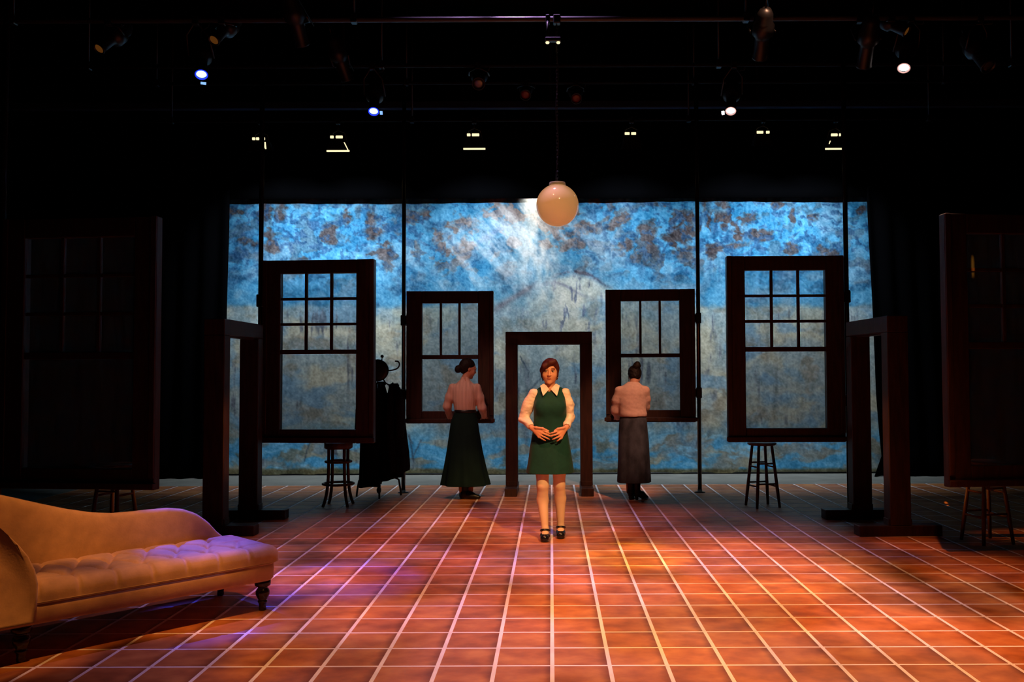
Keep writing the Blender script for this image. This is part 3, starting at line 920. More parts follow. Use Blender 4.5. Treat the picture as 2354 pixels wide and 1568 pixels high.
# ------------------------------------------------------------------ stools
def straight_stool(label, loc, rz, h=.72, r_top=.115, r_bot=.2, seat_r=.165):
    t = thing('wooden_stool', label, 'stool', loc, rz)
    MB().lathe([(0, h - .035), (seat_r - .02, h - .035), (seat_r, h - .022), (seat_r, h - .01), (seat_r - .015, h), (seat_r * .5, h - .006), (0, h - .008)], 28).build('seat', M['wood2'], t)
    P = lambda k, z: Vector((math.cos(PI / 4 + k * PI / 2), math.sin(PI / 4 + k * PI / 2), 0)) * (r_bot + (r_top - r_bot) * z / (h - .03)) + Vector((0, 0, z))
    for k in range(4):
        MB().tube([P(k, 0), P(k, .2), P(k, h - .03)], [.015, .019, .016], 10).build('leg', M['wood2'], t)
    for k in range(4):
        for z in ((.27, .5) if k % 2 == 0 else (.24, .46)):
            MB().tube([P(k, z), P(k + 1, z)], .010, 8).build('stretcher', M['wood2'], t)
    return t


straight_stool('four-legged wooden stool with double stretchers under the second nine-pane frame', ((1749 - PXC) * 10.35 / F_PX, 10.35, 0), math.radians(14), .74)
straight_stool('shadowed four-legged stool beneath the darkest outer window frame', ((2260 - PXC) * 8.15 / F_PX, 8.15, 0), math.radians(12), .74, .12, .215)
straight_stool('nearly black four-legged stool behind the chaise back', ((268 - PXC) * 8.15 / F_PX, 8.15, 0), math.radians(-12), .74, .12, .215)


def ring_stool(label, loc):
    t = thing('bentwood_stool', label, 'stool', loc, math.radians(45))
    h = .74
    MB().lathe([(0, h - .075), (.15, h - .075), (.165, h - .06), (.165, h - .005), (.155, h), (0, h + .008)], 28).build('seat', M['wood2'], t)
    for k in range(4):
        a = k * PI / 2
        pr = [(.205, 0), (.18, .06), (.155, .15), (.138, .27), (.13, .45), (.128, h - .07)]
        MB().tube([(r * math.cos(a), r * math.sin(a), z) for r, z in pr], [.017, .018, .018, .018, .018, .019], 10).build('leg', M['wood2'], t)
    for z, r in ((.255, .178), (.515, .148)):
        MB().tube([(r * math.cos(2 * PI * j / 32), r * math.sin(2 * PI * j / 32), z) for j in range(32)], .014, 8, closed=True).build('foot_ring', M['wood2'], t)
    return t


ring_stool('bentwood stool with two hoop rings under the first nine-pane frame', ((779 - PXC) * 10.55 / F_PX, 10.55, 0))

# ------------------------------------------------------------------ coat stand with coats
cx = (872 - PXC) * 11.25 / F_PX
rk = thing('coat_stand', 'black bentwood coat stand with round head and curling hooks', 'coat stand', (cx, 11.25, 0))
zr = lambda py: CAM_H + (857 - py) * 11.25 / F_PX
xr_ = lambda px: (px - 872) * 11.25 / F_PX
MB().tube([(0, 0, .1), (0, 0, zr(880))], .022, 12).ball((0, 0, .085), (.03, .03, .045)).build('post', M['black_metal'], rk)
MB().lathe([(0, -.03), (.10, -.03), (.135, -.018), (.14, 0), (.135, .018), (.10, .03), (0, .03)], 28, (-.02, 0, zr(850)), Matrix.Rotation(PI / 2, 3, 'X')).build('round_head', M['black_metal'], rk)
MB().tube([(.03, 0, zr(832)), (.033, 0, zr(822))], .008).ball((.034, 0, zr(818)), .021).build('finial', M['black_metal'], rk)


def smooth(p, k=5):
    p = [np.array(q, float) for q in p]
    p = [2 * p[0] - p[1]] + p + [2 * p[-1] - p[-2]]
    out = []
    for i in range(1, len(p) - 2):
        a, b_, c, d_ = p[i - 1:i + 3]
        for t in np.linspace(0, 1, k, endpoint=False):
            out.append(.5 * (2 * b_ + (c - a) * t + (2 * a - 5 * b_ + 4 * c - d_) * t * t + (3 * b_ - a - 3 * c + d_) * t ** 3))
    return out + [p[-2]]


for an in (0, 120, 240):
    r3 = Matrix.Rotation(math.radians(an), 3, 'Z')
    up = [(xr_(893), 0, zr(851)), (xr_(905), 0, zr(849)), (xr_(914), 0, zr(845)), (xr_(918), 0, zr(837)), (xr_(915), 0, zr(830)), (xr_(908), 0, zr(829))]
    MB().tube([r3 @ Vector(p) for p in smooth(up)], .0095).build('hook', M['black_metal'], rk)
    lo = [(xr_(880), 0, zr(868)), (xr_(885), 0, zr(877)), (xr_(891), 0, zr(882)), (xr_(899), 0, zr(883)), (xr_(904), 0, zr(878))]
    MB().tube([r3 @ Vector(p) for p in smooth(lo)], .009).build('hook', M['black_metal'], rk)
for an in (12, 102, 192, 282):
    r3 = Matrix.Rotation(math.radians(an), 3, 'Z')
    pts = [(.02, 0, .16)] + [(.02 + .125 * (1 - math.cos(q)), 0, .16 + .085 * math.sin(q)) for q in np.linspace(.3, PI * .80, 8)] + [(.265, 0, .1), (.275, 0, 0.012)]
    MB().tube([r3 @ Vector(p) for p in pts], .0125).build('leg', M['black_metal'], rk)


def coat(label, rows, yoff, m, seed, rk_loc, folds=5, flat=.55):
    """rows = (z, x centre, half width, half depth) from the hook down to the hem."""
    o = thing('coat', label, 'coat', (rk_loc[0], rk_loc[1] + yoff, 0))
    zs_ = np.array([r[0] for r in rows][::-1])
    mb, n = MB(), 40
    rs = []
    for z in np.linspace(rows[0][0], rows[-1][0], 26):
        f = lambda i: float(np.interp(z, zs_, np.array([r[i] for r in rows][::-1])))
        c, a, b = f(1), f(2), f(3)
        s = (rows[0][0] - z) / (rows[0][0] - rows[-1][0])
        ring = []
        for j in range(n):
            q = 2 * PI * j / n
            w = 1 + .16 * s * math.sin(folds * q + seed) + .05 * math.sin(3 * q + 5 * z)
            ring.append((c + a * w * math.cos(q), b * w * math.sin(q), z + .02 * s * math.sin(2 * q + seed)))
        rs.append(ring)
    mb.rings(rs).build('coat_body', m, o)
    # one hanging sleeve
    c0, c1 = rows[1], rows[-2]
    sx = 1 if seed % 2 else -1
    p0 = Vector((c0[1] + sx * c0[2] * .6, -c0[3] * .5, c0[0] - .02))
    MB().tube([p0, p0 + Vector((sx * .05, -.06, -.2)), p0 + Vector((sx * .06, -.08, -.45)), p0 + Vector((sx * .05, -.07, -.6))], [.05, .065, .06, .055], 12).build('sleeve', m, o)
    MB().tube([(c0[1] + .05 * math.cos(q), .04 * math.sin(q), rows[0][0] - .03) for q in np.linspace(0, 2 * PI, 14)[:-1]], .02, 8, closed=True).build('collar', m, o)
    return o


L = (cx, 11.25)
coat('navy coat hung on the outer hook, its hem longest beside the pole', [(zr(880), xr_(907), .045, .04), (zr(888), xr_(906), .065, .06), (zr(912), xr_(905), .085, .08), (zr(950), xr_(909), .12, .10), (zr(1040), xr_(916), .125, .11), (zr(1078), xr_(919), .115, .11), (zr(1081), xr_(919), .11, .1)], -.02, M['coat'], 1, L)
coat('long black coat hung against the post of the coat stand', [(zr(876), xr_(872), .04, .05), (zr(900), xr_(872), .07, .08), (zr(925), xr_(878), .12, .1), (zr(985), xr_(880), .18, .13), (zr(1095), xr_(882), .2, .15), (zr(1100), xr_(882), .19, .14)], .10, M['coat2'], 2, L)
coat('black coat with a flared hem mostly hidden by the nine-pane frame', [(zr(874), xr_(858), .05, .05), (zr(900), xr_(857), .09, .1), (zr(1000), xr_(857), .115, .13), (zr(1108), xr_(853), .115, .15), (zr(1112), xr_(853), .11, .14)], -.10, M['coat2'], 4, L)

# ------------------------------------------------------------------ globe pendant
gp = W(1281.5, 472, 8.5)
pd = thing('globe_pendant', 'opal glass globe lamp hanging on a long dark chain', 'lamp', (gp.x, 8.5, PA.z))
dz = gp.z - PA.z
R = 49 * 8.5 / F_PX
prof = [(R * math.sin(a), dz - R * math.cos(a)) for a in np.linspace(0, PI * .91, 40)]
MB().lathe(prof, 48).build('globe', M['globe'], pd)
zt_ = dz + R * .955
MB().lathe([(0, zt_ + .035), (.03, zt_ + .034), (.075, zt_ + .026), (.08, zt_ + .012), (.078, zt_ - .012), (.062, zt_ - .012), (0, zt_)], 32).build('fitter', M['fitter'], pd)
ch = MB()
nl = int((-zt_ - .06) / .034)
for i in range(nl):
    z = zt_ + .05 + i * .034
    ax = i % 2
    pts = []
    for j in range(10):
        q = 2 * PI * j / 10
        a_, b_ = .009 * math.cos(q), .022 * math.sin(q)
        pts.append((a_ if ax else 0, 0 if ax else a_, z + b_))
    ch.tube(pts, .0032, 5, closed=True)
ch.build('chain', M['chain'], pd)
MB().tube([(.012 * math.sin(z * 9), .012 * math.cos(z * 9), z) for z in np.linspace(zt_ + .03, -.02, 60)], .004, 6).build('cord', M['chain'], pd)
MB().box((-.035, -.04, -.05), (.035, .04, .035), .008).build('clamp', M['black_metal'], pd)
wk = W(1271, 99, 8.41)
tl_ = thing('work_light', 'small twin lamp bar glowing orange just under the front pipe', 'stage light', (wk.x, 8.5, PA.z))
MB().box((-.075, -.12, wk.z - PA.z + .012), (.075, -.06, wk.z - PA.z + .05), .006).build('housing', M['black_metal'], tl_)
for s in (-1, 1):
    MB().ball((s * .052, -.09, wk.z - PA.z + .004), (.019, .019, .013), 12, 8).build('bulb', M['warm_glow'], tl_)
MB().box((-.07, -.035, -.05), (-.03, .035, .035), .006).tube([(-.05, -.02, -.03), (-.05, -.09, -.08), (-.05, -.09, wk.z - PA.z + .04)], .012, 8).build('bracket', M['black_metal'], tl_)

# ------------------------------------------------------------------ chaise longue
p_foot, p_head = G(607, 1404), G(30, 1528)
du = (p_foot - p_head).normalized()
ang = math.atan2(du.y, du.x)
cz = thing('chaise_longue', 'tan velvet chaise longue with tufted seat and turned black legs', 'sofa', (p_foot.x, p_foot.y, 0), ang)
# own axes: x from head (-) to foot (0), y from front (0) to back (+)
LEN, WID = 1.62, .66
ZR, ZS, ZT = .20, .315, .425


def rrect(x0, x1, y0, y1, r, z, n=7):
    pts = []
    for (cx_, cy_, a0) in ((x1 - r, y1 - r, 0), (x0 + r, y1 - r, PI / 2), (x0 + r, y0 + r, PI), (x1 - r, y0 + r, 1.5 * PI)):
        for j in range(n):
            a = a0 + PI / 2 * j / (n - 1)
            pts.append((cx_ + r * math.cos(a), cy_ + r * math.sin(a), z))
    return pts


def shell(x0, x1, y0, y1, r, zs_ins):
    return [rrect(x0 + i, x1 - i, y0 + i, y1 - i, max(r - i, .01), z) for z, i in zs_ins]


mb = MB().rings(shell(-LEN, .075, -.05, WID, .09, [(ZR, .012), (ZR + .012, 0), (ZR + .07, -.002), (ZS - .012, 0), (ZS, .012)]))
mb.build('seat_rail', M['chaise'], cz)
# tufted cushion: cloth wrapped over a rounded block, buttons and pleats pressed in
ux0, ux1, vy0, vy1, rr = -1.42, .10, -.060, WID - .06, .075
S = .010
us = np.arange(ux0 - .13, ux1 + .14, S)
vs = np.arange(vy0 - .13, vy1 + .14, S)
gu_, gv_ = np.meshgrid(us, vs, indexing='ij')
cu, cv = np.clip(gu_, ux0 + rr, ux1 - rr), np.clip(gv_, vy0 + rr, vy1 - rr)
ou, ov = gu_ - cu, gv_ - cv
oo = np.sqrt(ou ** 2 + ov ** 2) + 1e-9
om = np.minimum(oo, rr * PI / 2 + .032)
fac = rr * np.sin(np.minimum(om / rr, PI / 2))
X, Y = cu + ou / oo * fac, cv + ov / oo * fac
Z = ZT - rr * (1 - np.cos(np.minimum(om / rr, PI / 2))) - np.maximum(0, om - rr * PI / 2)
btn = []
for j, vv in enumerate((.10, .30, .50)):
    for i in range(9):
        btn.append((-.14 - .205 * i - (.1025 if j % 2 else 0), vv))
dep = np.zeros_like(X)
for bx, by in btn:
    dep += .036 * np.exp(-((X - bx) ** 2 + (Y - by) ** 2) / .034 ** 2)


def crease(ax, ay, bx, by, d, w, zlim=None):
    t = np.clip(((X - ax) * (bx - ax) + (Y - ay) * (by - ay)) / ((bx - ax) ** 2 + (by - ay) ** 2), 0, 1)
    q = (X - ax - t * (bx - ax)) ** 2 + (Y - ay - t * (by - ay)) ** 2
    return d * np.exp(-q / w ** 2)


cr_ = np.zeros_like(X)
for bx, by in btn:
    for dx, dy in ((.1025, .2), (-.1025, .2)):
        if by < .45:
            cr_ = np.maximum(cr_, crease(bx, by, bx + dx, by + dy, .019, .014))
    if by < .2:
        cr_ = np.maximum(cr_, .017 * np.exp(-((X - bx - .012) / .010) ** 2) * (Y < by))
    if by > .45:
        cr_ = np.maximum(cr_, .010 * np.exp(-((X - bx) / .012) ** 2) * (Y > by))
for by in (.10, .30, .50):
    cr_ = np.maximum(cr_, .010 * np.exp(-((Y - by) / .014) ** 2) * (X > -.14))
top = np.clip(1 - om / (rr * PI / 2), 0, 1)
Z = Z - (dep + cr_) * top
side = np.clip(np.sin(np.clip(om / (rr * PI / 2 + .032), 0, 1) * PI), 0, 1)
Y = Y + np.where(ov < 0, 1, -1) * side * (cr_ * .8 + .003 * (fbm(gu_ * 30, gv_ * 6, 50) - .5)) * (np.abs(ov) > .01)
pt = np.stack([X, Y, np.maximum(Z, ZS - .002)], -1).reshape(-1, 3)
link('seat_cushion', np_mesh('seat_cushion', pt, grid_quads(len(us), len(vs))), M['chaise'], cz)
bt_me = None
for bx, by in btn:
    if bx < -1.38: continue
    if bt_me is None:
        o = MB().ball((0, 0, 0), (.013, .013, .006), 10, 6).build('button', M['chaise'], cz); bt_me = o.data
    else:
        o = link('button', bt_me, None, cz)
    o.location = (bx, by, ZT - .036)
# back: a padded wall with a swept top
top_pts = [(.02, .405), (-.03, .45), (-.09, .525), (-.17, .59), (-.26, .628), (-.36, .645), (-.48, .648), (-.6, .648), (-.72, .652), (-.85, .672), (-1.0, .712), (-1.15, .762), (-1.3, .815), (-1.45, .865), (-1.6, .90), (-1.72, .905)]
tx, tz = np.array([p[0] for p in top_pts][::-1]), np.array([p[1] for p in top_pts][::-1])
rs = []
for x in np.linspace(-1.72, .02, 70):
    z = float(np.interp(x, tx, tz)) if True else 0
    lean = .05
    zb_ = ZS - .03
    ring = []
    th = .10
    for j in range(28):
        q = 2 * PI * j / 28
        c_, s_ = math.cos(q), math.sin(q)
        yy = (abs(c_) ** .55) * math.copysign(1, c_) * th / 2
        zz_ = (abs(s_) ** .55) * math.copysign(1, s_)
        hz = (z - zb_) / 2
        zc_ = (z + zb_) / 2
        zf = zc_ + zz_ * hz
        f_ = (zf - zb_) / max(z - zb_, .01)
        ring.append((x, WID - .03 + yy * (1 + .12 * f_) + lean * f_ * (z - .4) * 2.2, zf))
    rs.append(ring)
MB().rings(rs).build('backrest', M['chaise'], cz)
# head end: rolled arm, its scroll front towards the viewer
prof = [(-1.375, ZR + .015), (-1.37, .36), (-1.368, .42), (-1.385, .50), (-1.42, .58), (-1.47, .65), (-1.52, .71), (-1.57, .76), (-1.63, .80), (-1.70, .815), (-1.76, .79), (-1.79, .74), (-1.77, .69), (-1.72, .66), (-1.68, .62), (-1.66, .5), (-1.65, ZR + .015)]
n = len(prof)
pm = np.array(prof)
cxm = pm.mean(0)


def prof_at(y, ins):
    out = []
    for x, z in prof:
        v = np.array([x, z]) - np.array([-1.52 - .08 * max(0, z - .5), min(max(z, .38), .7)])
        out.append((x - v[0] * ins, y, z - v[1] * ins * .4))
    return out


MB().rings([prof_at(-.066, .25), prof_at(-.080, .10), prof_at(-.066, 0), prof_at(.2, 0), prof_at(.4, 0), prof_at(WID + .02, 0)]).build('head_arm', M['chaise'], cz)
legp = [(.0, 0), (.020, 0), (.024, .008), (.022, .03), (.026, .05), (.032, .056), (.030, .064), (.025, .068), (.035, .085), (.044, .105), (.045, .125), (.036, .142), (.028, .149), (.036, .155), (.050, .164), (.052, .18), (.05, ZR + .004), (0, ZR + .004)]
for x, y in ((.0, .02), (.0, WID - .06), (-1.42, .02), (-1.42, WID - .06)):
    MB().lathe(legp, 20, (x, y, 0)).build('leg', M['dark_leg'], cz)
pip = rrect(-LEN + .002, .075, -.05, WID, .09, ZS - .002, 8)
MB().tube(pip, .006, 6, closed=True).build('piping', M['chaise'], cz)


# ------------------------------------------------------------------ people: smooth implicit surfaces turned into one mesh each
class SDF:
    def __init__(self, lo, hi, h):
        self.lo, self.h = np.array(lo, float), h
        self.n = [int(math.ceil((hi[i] - lo[i]) / h)) + 1 for i in range(3)]
        self.ax = [lo[i] + h * np.arange(self.n[i]) for i in range(3)]
        self.F = np.full(self.n, .3, np.float32)

    def sub(self, lo, hi, pad):
        s = []
        for i in range(3):
            a = max(0, int((lo[i] - pad - self.lo[i]) / self.h))
            b = min(self.n[i], int((hi[i] + pad - self.lo[i]) / self.h) + 2)
            if b <= a: return None, None
            s.append(slice(a, b))
        s = tuple(s)
        return s, [self.ax[0][s[0]][:, None, None], self.ax[1][s[1]][None, :, None], self.ax[2][s[2]][None, None, :]]

    def put(self, s, d, k, op='add'):
        f = self.F[s]
        d = d.astype(np.float32)
        if op == 'add':
            if k > 0:
                h = np.clip(.5 + .5 * (f - d) / k, 0, 1)
                self.F[s] = f * (1 - h) + d * h - k * h * (1 - h)
            else:
                self.F[s] = np.minimum(f, d)
        elif op == 'cut':
            if k > 0:
                h = np.clip(.5 - .5 * (f + d) / k, 0, 1)
                self.F[s] = f * (1 - h) - d * h + k * h * (1 - h)
            else:
                self.F[s] = np.maximum(f, -d)
        elif op == 'and':
            self.F[s] = np.maximum(f, d)

    def cone(self, a, b, ra, rb, k=.02, op='add', flat=None):
        """Tapered limb from a to b; flat = (axis vector, factor) squashes it along that axis."""
        a, b = np.array(a, float), np.array(b, float)
        r = max(ra, rb)
        s, g = self.sub(np.minimum(a, b) - r, np.maximum(a, b) + r, .05)
        if s is None: return self
        ba = b - a
        p = [g[i] - a[i] for i in range(3)]
        t = np.clip((p[0] * ba[0] + p[1] * ba[1] + p[2] * ba[2]) / max(ba @ ba, 1e-9), 0, 1)
        q = [p[i] - t * ba[i] for i in range(3)]
        d2 = q[0] ** 2 + q[1] ** 2 + q[2] ** 2
        if flat:
            ax, f = np.array(flat[0], float), flat[1]
            ax /= np.linalg.norm(ax)
            w = q[0] * ax[0] + q[1] * ax[1] + q[2] * ax[2]
            d2 = d2 + w * w * (1 / f ** 2 - 1)
        self.put(s, np.sqrt(d2) - (ra + (rb - ra) * t), k, op)
        return self

    def chain(self, pts, rs, k=.015, flat=None):
        for i in range(len(pts) - 1):
            self.cone(pts[i], pts[i + 1], rs[i], rs[i + 1], k, flat=flat)
        return self

    def ell(self, c, r, k=.02, R=None, op='add'):
        c, r = np.array(c, float), np.array(r, float)
        m = r.max()
        s, g = self.sub(c - m, c + m, .05)
        if s is None: return self
        p = [g[i] - c[i] for i in range(3)]
        if R is not None:
            p = [p[0] * R[0][i] + p[1] * R[1][i] + p[2] * R[2][i] for i in range(3)]
        k0 = np.sqrt((p[0] / r[0]) ** 2 + (p[1] / r[1]) ** 2 + (p[2] / r[2]) ** 2)
        k1 = np.sqrt((p[0] / r[0] ** 2) ** 2 + (p[1] / r[1] ** 2) ** 2 + (p[2] / r[2] ** 2) ** 2) + 1e-6
        self.put(s, k0 * (k0 - 1) / k1, k, op)
        return self

    def prof(self, rows, k=.02, op='add', folds=None, off=0, zlim=None):
        """Stack of ellipses: rows = (z, cx, cy, half width, half depth)."""
        rows = sorted(rows)
        A = np.array(rows, float)
        z0, z1 = (A[0, 0], A[-1, 0]) if zlim is None else zlim
        zz = np.linspace(A[0, 0], A[-1, 0], 200)
        sm = []
        for i in range(1, 5):
            y = np.interp(zz, A[:, 0], A[:, i])
            yp = np.pad(y, 8, mode='reflect', reflect_type='odd')
            sm.append(np.convolve(yp, np.ones(17) / 17, 'valid'))
        m = A[:, 3:].max() + .06
        s, g = self.sub((A[:, 1].min() - m, A[:, 2].min() - m, z0), (A[:, 1].max() + m, A[:, 2].max() + m, z1), .02)
        if s is None: return self
        f = [np.interp(g[2], zz, q) for q in sm]
        dx, dy = g[0] - f[0], g[1] - f[1]
        a, b = f[2] + off, f[3] + off
        sc = 1
        if folds:
            th = np.arctan2(dy, dx)
            sc = 1 + folds(th, g[2])
        rr = np.sqrt((dx / a) ** 2 + (dy / b) ** 2) / sc
        d = (rr - 1) * np.minimum(a, b)
        d = np.maximum(d, np.maximum(z0 - g[2], g[2] - z1))
        self.put(s, d, k, op)
        return self

    def cut_below(self, z): self.F = np.maximum(self.F, (z - self.ax[2])[None, None, :].astype(np.float32)); return self
    def cut_above(self, z): self.F = np.maximum(self.F, (self.ax[2] - z)[None, None, :].astype(np.float32)); return self

    def rumple(self, amp, sx, sz, seed=0):
        x, y, z = self.ax
        near = np.abs(self.F) < amp * 3 + self.h
        i = np.argwhere(near)
        px, py, pz = x[i[:, 0]], y[i[:, 1]], z[i[:, 2]]
        w = fbm((px + py * .8) * sx, pz * sz + px * sx * .3, seed, 3) - .5
        self.F[near] += (amp * 2 * w).astype(np.float32)
        return self

    def mesh(self, name, m, parent=None):
        F, n = self.F, self.n
        F[0], F[-1], F[:, 0], F[:, -1], F[:, :, 0], F[:, :, -1] = .3, .3, .3, .3, .3, .3
        S = F < 0
        c = np.zeros([q - 1 for q in n], np.uint8)
        offs = [(i, j, k) for i in (0, 1) for j in (0, 1) for k in (0, 1)]
        sl = lambda o: tuple(slice(o[i], n[i] - 1 + o[i]) for i in range(3))
        for o in offs: c += S[sl(o)]
        idx = np.argwhere((c > 0) & (c < 8))
        ids = np.full(c.shape, -1, np.int32)
        ids[idx[:, 0], idx[:, 1], idx[:, 2]] = np.arange(len(idx))
        val = {o: F[idx[:, 0] + o[0], idx[:, 1] + o[1], idx[:, 2] + o[2]] for o in offs}
        acc, cnt = np.zeros((len(idx), 3)), np.zeros(len(idx))
        for a in offs:
            for axis in range(3):
                if a[axis]: continue
                b = tuple(a[i] + (i == axis) for i in range(3))
                va, vb = val[a], val[b]
                cr = (va < 0) != (vb < 0)
                t = np.where(cr, va / np.where(cr, va - vb, 1), 0)
                p = np.array(a, float)[None] + t[:, None] * np.eye(3)[axis][None]
                acc[cr] += p[cr]
                cnt[cr] += 1
        V = (idx + acc / cnt[:, None]) * self.h + self.lo
        Q = []
        for axis in range(3):
            u, w = [i for i in range(3) if i != axis]
            a = [slice(None)] * 3; b = [slice(None)] * 3
            a[axis], b[axis] = slice(0, n[axis] - 1), slice(1, n[axis])
            for q in (u, w): a[q] = b[q] = slice(1, n[q] - 1)
            s0, s1 = S[tuple(a)], S[tuple(b)]
            e = np.argwhere(s0 != s1)
            flip = s0[e[:, 0], e[:, 1], e[:, 2]]
            base = e.copy()
            base[:, u] += 1; base[:, w] += 1
            def cell(du_, dw_):
                q = base.copy(); q[:, u] += du_; q[:, w] += dw_
                return ids[q[:, 0], q[:, 1], q[:, 2]]
            quad = np.stack([cell(-1, -1), cell(0, -1), cell(0, 0), cell(-1, 0)], 1)
            rev = flip if axis != 1 else ~flip
            quad[~rev] = quad[~rev][:, ::-1]
            Q.append(quad)
        Q = np.concatenate(Q)
        return link(name, np_mesh(name, V, Q), m, parent)


def rotm(yaw=0, pitch=0, roll=0):
    return np.array((Matrix.Rotation(yaw, 3, 'Z') @ Matrix.Rotation(pitch, 3, 'X') @ Matrix.Rotation(roll, 3, 'Y')))


class Head:
    """Head looking along -y in its own frame; c = centre between the ears, R = rotation."""

    def __init__(self, c, R, s=1.0): self.c, self.R, self.s = np.array(c, float), R, s
    def p(self, x, y, z): return self.c + self.R @ (np.array((x, y, z), float) * self.s)

    def sculpt(self, b):
        s, R = self.s, self.R
        e = lambda c, r, k=.02, op='add': b.ell(self.p(*c), np.array(r) * s, k, R, op)
        e((0, .018, .042), (.072, .092, .084))
        e((0, -.020, .0), (.068, .070, .088), .03)
        e((0, -.026, -.052), (.057, .056, .050), .03)
        e((0, -.066, -.094), (.020, .016, .017), .025)
        for sx in (-1, 1):
            e((sx * .038, -.060, -.024), (.026, .020, .026), .025)
            e((sx * .0315, -.093, .014), (.017, .012, .011), .012, 'cut')
            e((sx * .0315, -.078, .013), (.0135, .0125, .0115), .004)
            e((sx * .030, -.081, .033), (.022, .010, .007), .012)
            e((sx * .071, .008, .0), (.009, .018, .028), .008)
            e((sx * .011, -.095, -.026), (.008, .010, .007), .006)
        b.cone(self.p(0, -.086, .018), self.p(0, -.104, -.022), .0065 * s, .0095 * s, .010)
        e((0, -.084, -.052), (.020, .009, .010), .012)

    def details(self, parent, lips='lips', brow='auburn', skin='skin'):
        s = self.s
        m3 = Matrix(self.R.tolist())
        def blob(name, c, r, m, roll=0):
            mb = MB().ball((0, 0, 0), [q * s for q in r], 14, 8)
            o = mb.build(name, M[m], parent)
            o.matrix_local = Matrix.Translation(self.p(*c)) @ m3.to_4x4() @ Matrix.Rotation(roll, 4, 'Y')
            return o
        for sx in (-1, 1):
            ew = blob('eye', (sx * .0315, -.0800, .0125), (.0135, .0125, .0080), 'eye_white')
            blob('iris', (sx * .0315, -.0890, .0125), (.0062, .0045, .0066), 'eye')
            blob('eyelid', (sx * .0315, -.0835, .0190), (.0155, .0105, .0035), 'eye', sx * .02)
            blob('eyebrow', (sx * .034, -.0905, .0370), (.019, .006, .0038), brow, -sx * .05)
        blob('upper_lip', (0, -.0915, -.0485), (.0195, .0045, .0036), lips)
        blob('lower_lip', (0, -.0910, -.0565), (.0165, .0050, .0044), lips)


def hand(b, wrist, knuckles, tips, thumb, r=.0085, back=(0, -1, 0), bend=.012):
    """Palm from the wrist to four knuckles, four fingers of three bones each, and a thumb = (root, knuckle, tip)."""
    wrist = np.array(wrist, float)
    back = np.array(back, float)
    kn = [np.array(k, float) for k in knuckles]
    for k in kn:
        b.cone(wrist + (k - wrist) * .1, k, .017, r * 1.32, .012)
    b.cone(kn[0], kn[3], r * 1.15, r * 1.05, .01)
    for i, (k, t) in enumerate(zip(kn, tips)):
        t = np.array(t, float)
        d = t - k
        p1 = k + d * .44 + back * bend
        p2 = k + d * .76 + back * bend * .75
        q = r * (1, 1.03, .97, .86)[i]
        b.chain([k, p1, p2, t], [q * 1.1, q * .98, q * .9, q * .74], .004)
    a, m, t = [np.array(q, float) for q in thumb]
    b.chain([wrist + (a - wrist) * .3, a, m, t], [.014, .0125, .0105, .0085], .008)


# ---- woman in the green dress
WY = 8.42
w1 = thing('person', 'woman in green sleeveless dress over cream blouse standing with clasped hands', 'person', ((1264 - PXC) * WY / F_PX, WY, 0))
b = SDF((-.36, -.33, .0), (.36, .24, 1.72), .0045)
H1 = Head((.0, -.005, 1.556), rotm(-.06, .02, .03))
H1.sculpt(b)
b.cone((0, .015, 1.50), (0, .02, 1.36), .047, .052, .03)
b.prof([(1.40, 0, .02, .07, .05), (1.36, 0, .02, .125, .06), (1.26, 0, .01, .13, .09), (1.1, 0, 0, .115, .085), (.95, 0, 0, .15, .1), (.86, 0, 0, .15, .1)], .03)
for sx in (-1, 1): b.ell((sx * .068, -.06, 1.235), (.058, .045, .055), .04)
LE, RE, LWr, RWr = (-.252, .03, 1.125), (.185, .04, 1.13), (-.172, -.110, 1.042), (.152, -.110, 1.045)
for S_, E_, W_ in (((-.15, .01, 1.355), LE, LWr), ((.145, .01, 1.355), RE, RWr)):
    b.chain([S_, E_], [.036, .034], .02)
    b.chain([E_, W_], [.037, .0235], .02)
for (hip, kn, cf, an, toe, sx) in (((-.082, 0, .88), (-.072, -.045, .50), (-.074, .0, .36), (-.050, -.06, .095), (-.055, -.19, .03), -1),
                                   ((.084, .0, .88), (.084, .03, .50), (.094, .09, .36), (.097, .10, .095), (.098, -.03, .03), 1)):
    b.chain([hip, kn], [.082, .050], .03)
    b.chain([kn, cf, an], [.049, .049, .027], .02)
    b.chain([an, (an[0], an[1] + .025, .075), (an[0], an[1] - .05, .05), toe], [.027, .028, .03, .022], .02)
hand(b, LWr, [(-.066, -.165, 1.018), (-.078, -.168, .998), (-.092, -.164, .978), (-.104, -.156, .960)],
     [(.004, -.150, .985), (.016, -.150, .960), (-.004, -.150, .936), (-.044, -.146, .924)],
     [(-.130, -.150, 1.045), (-.068, -.172, 1.038), (-.016, -.162, 1.014)])
hand(b, RWr, [(.066, -.168, 1.012), (.080, -.170, .990), (.092, -.166, .968), (.104, -.158, .950)],
     [(.004, -.178, .994), (.000, -.180, .968), (.022, -.172, .938), (.062, -.160, .920)],
     [(.124, -.150, 1.042), (.072, -.172, 1.034), (.040, -.168, 1.016)])
b.mesh('body', M['skin'], w1)
H1.details(w1)

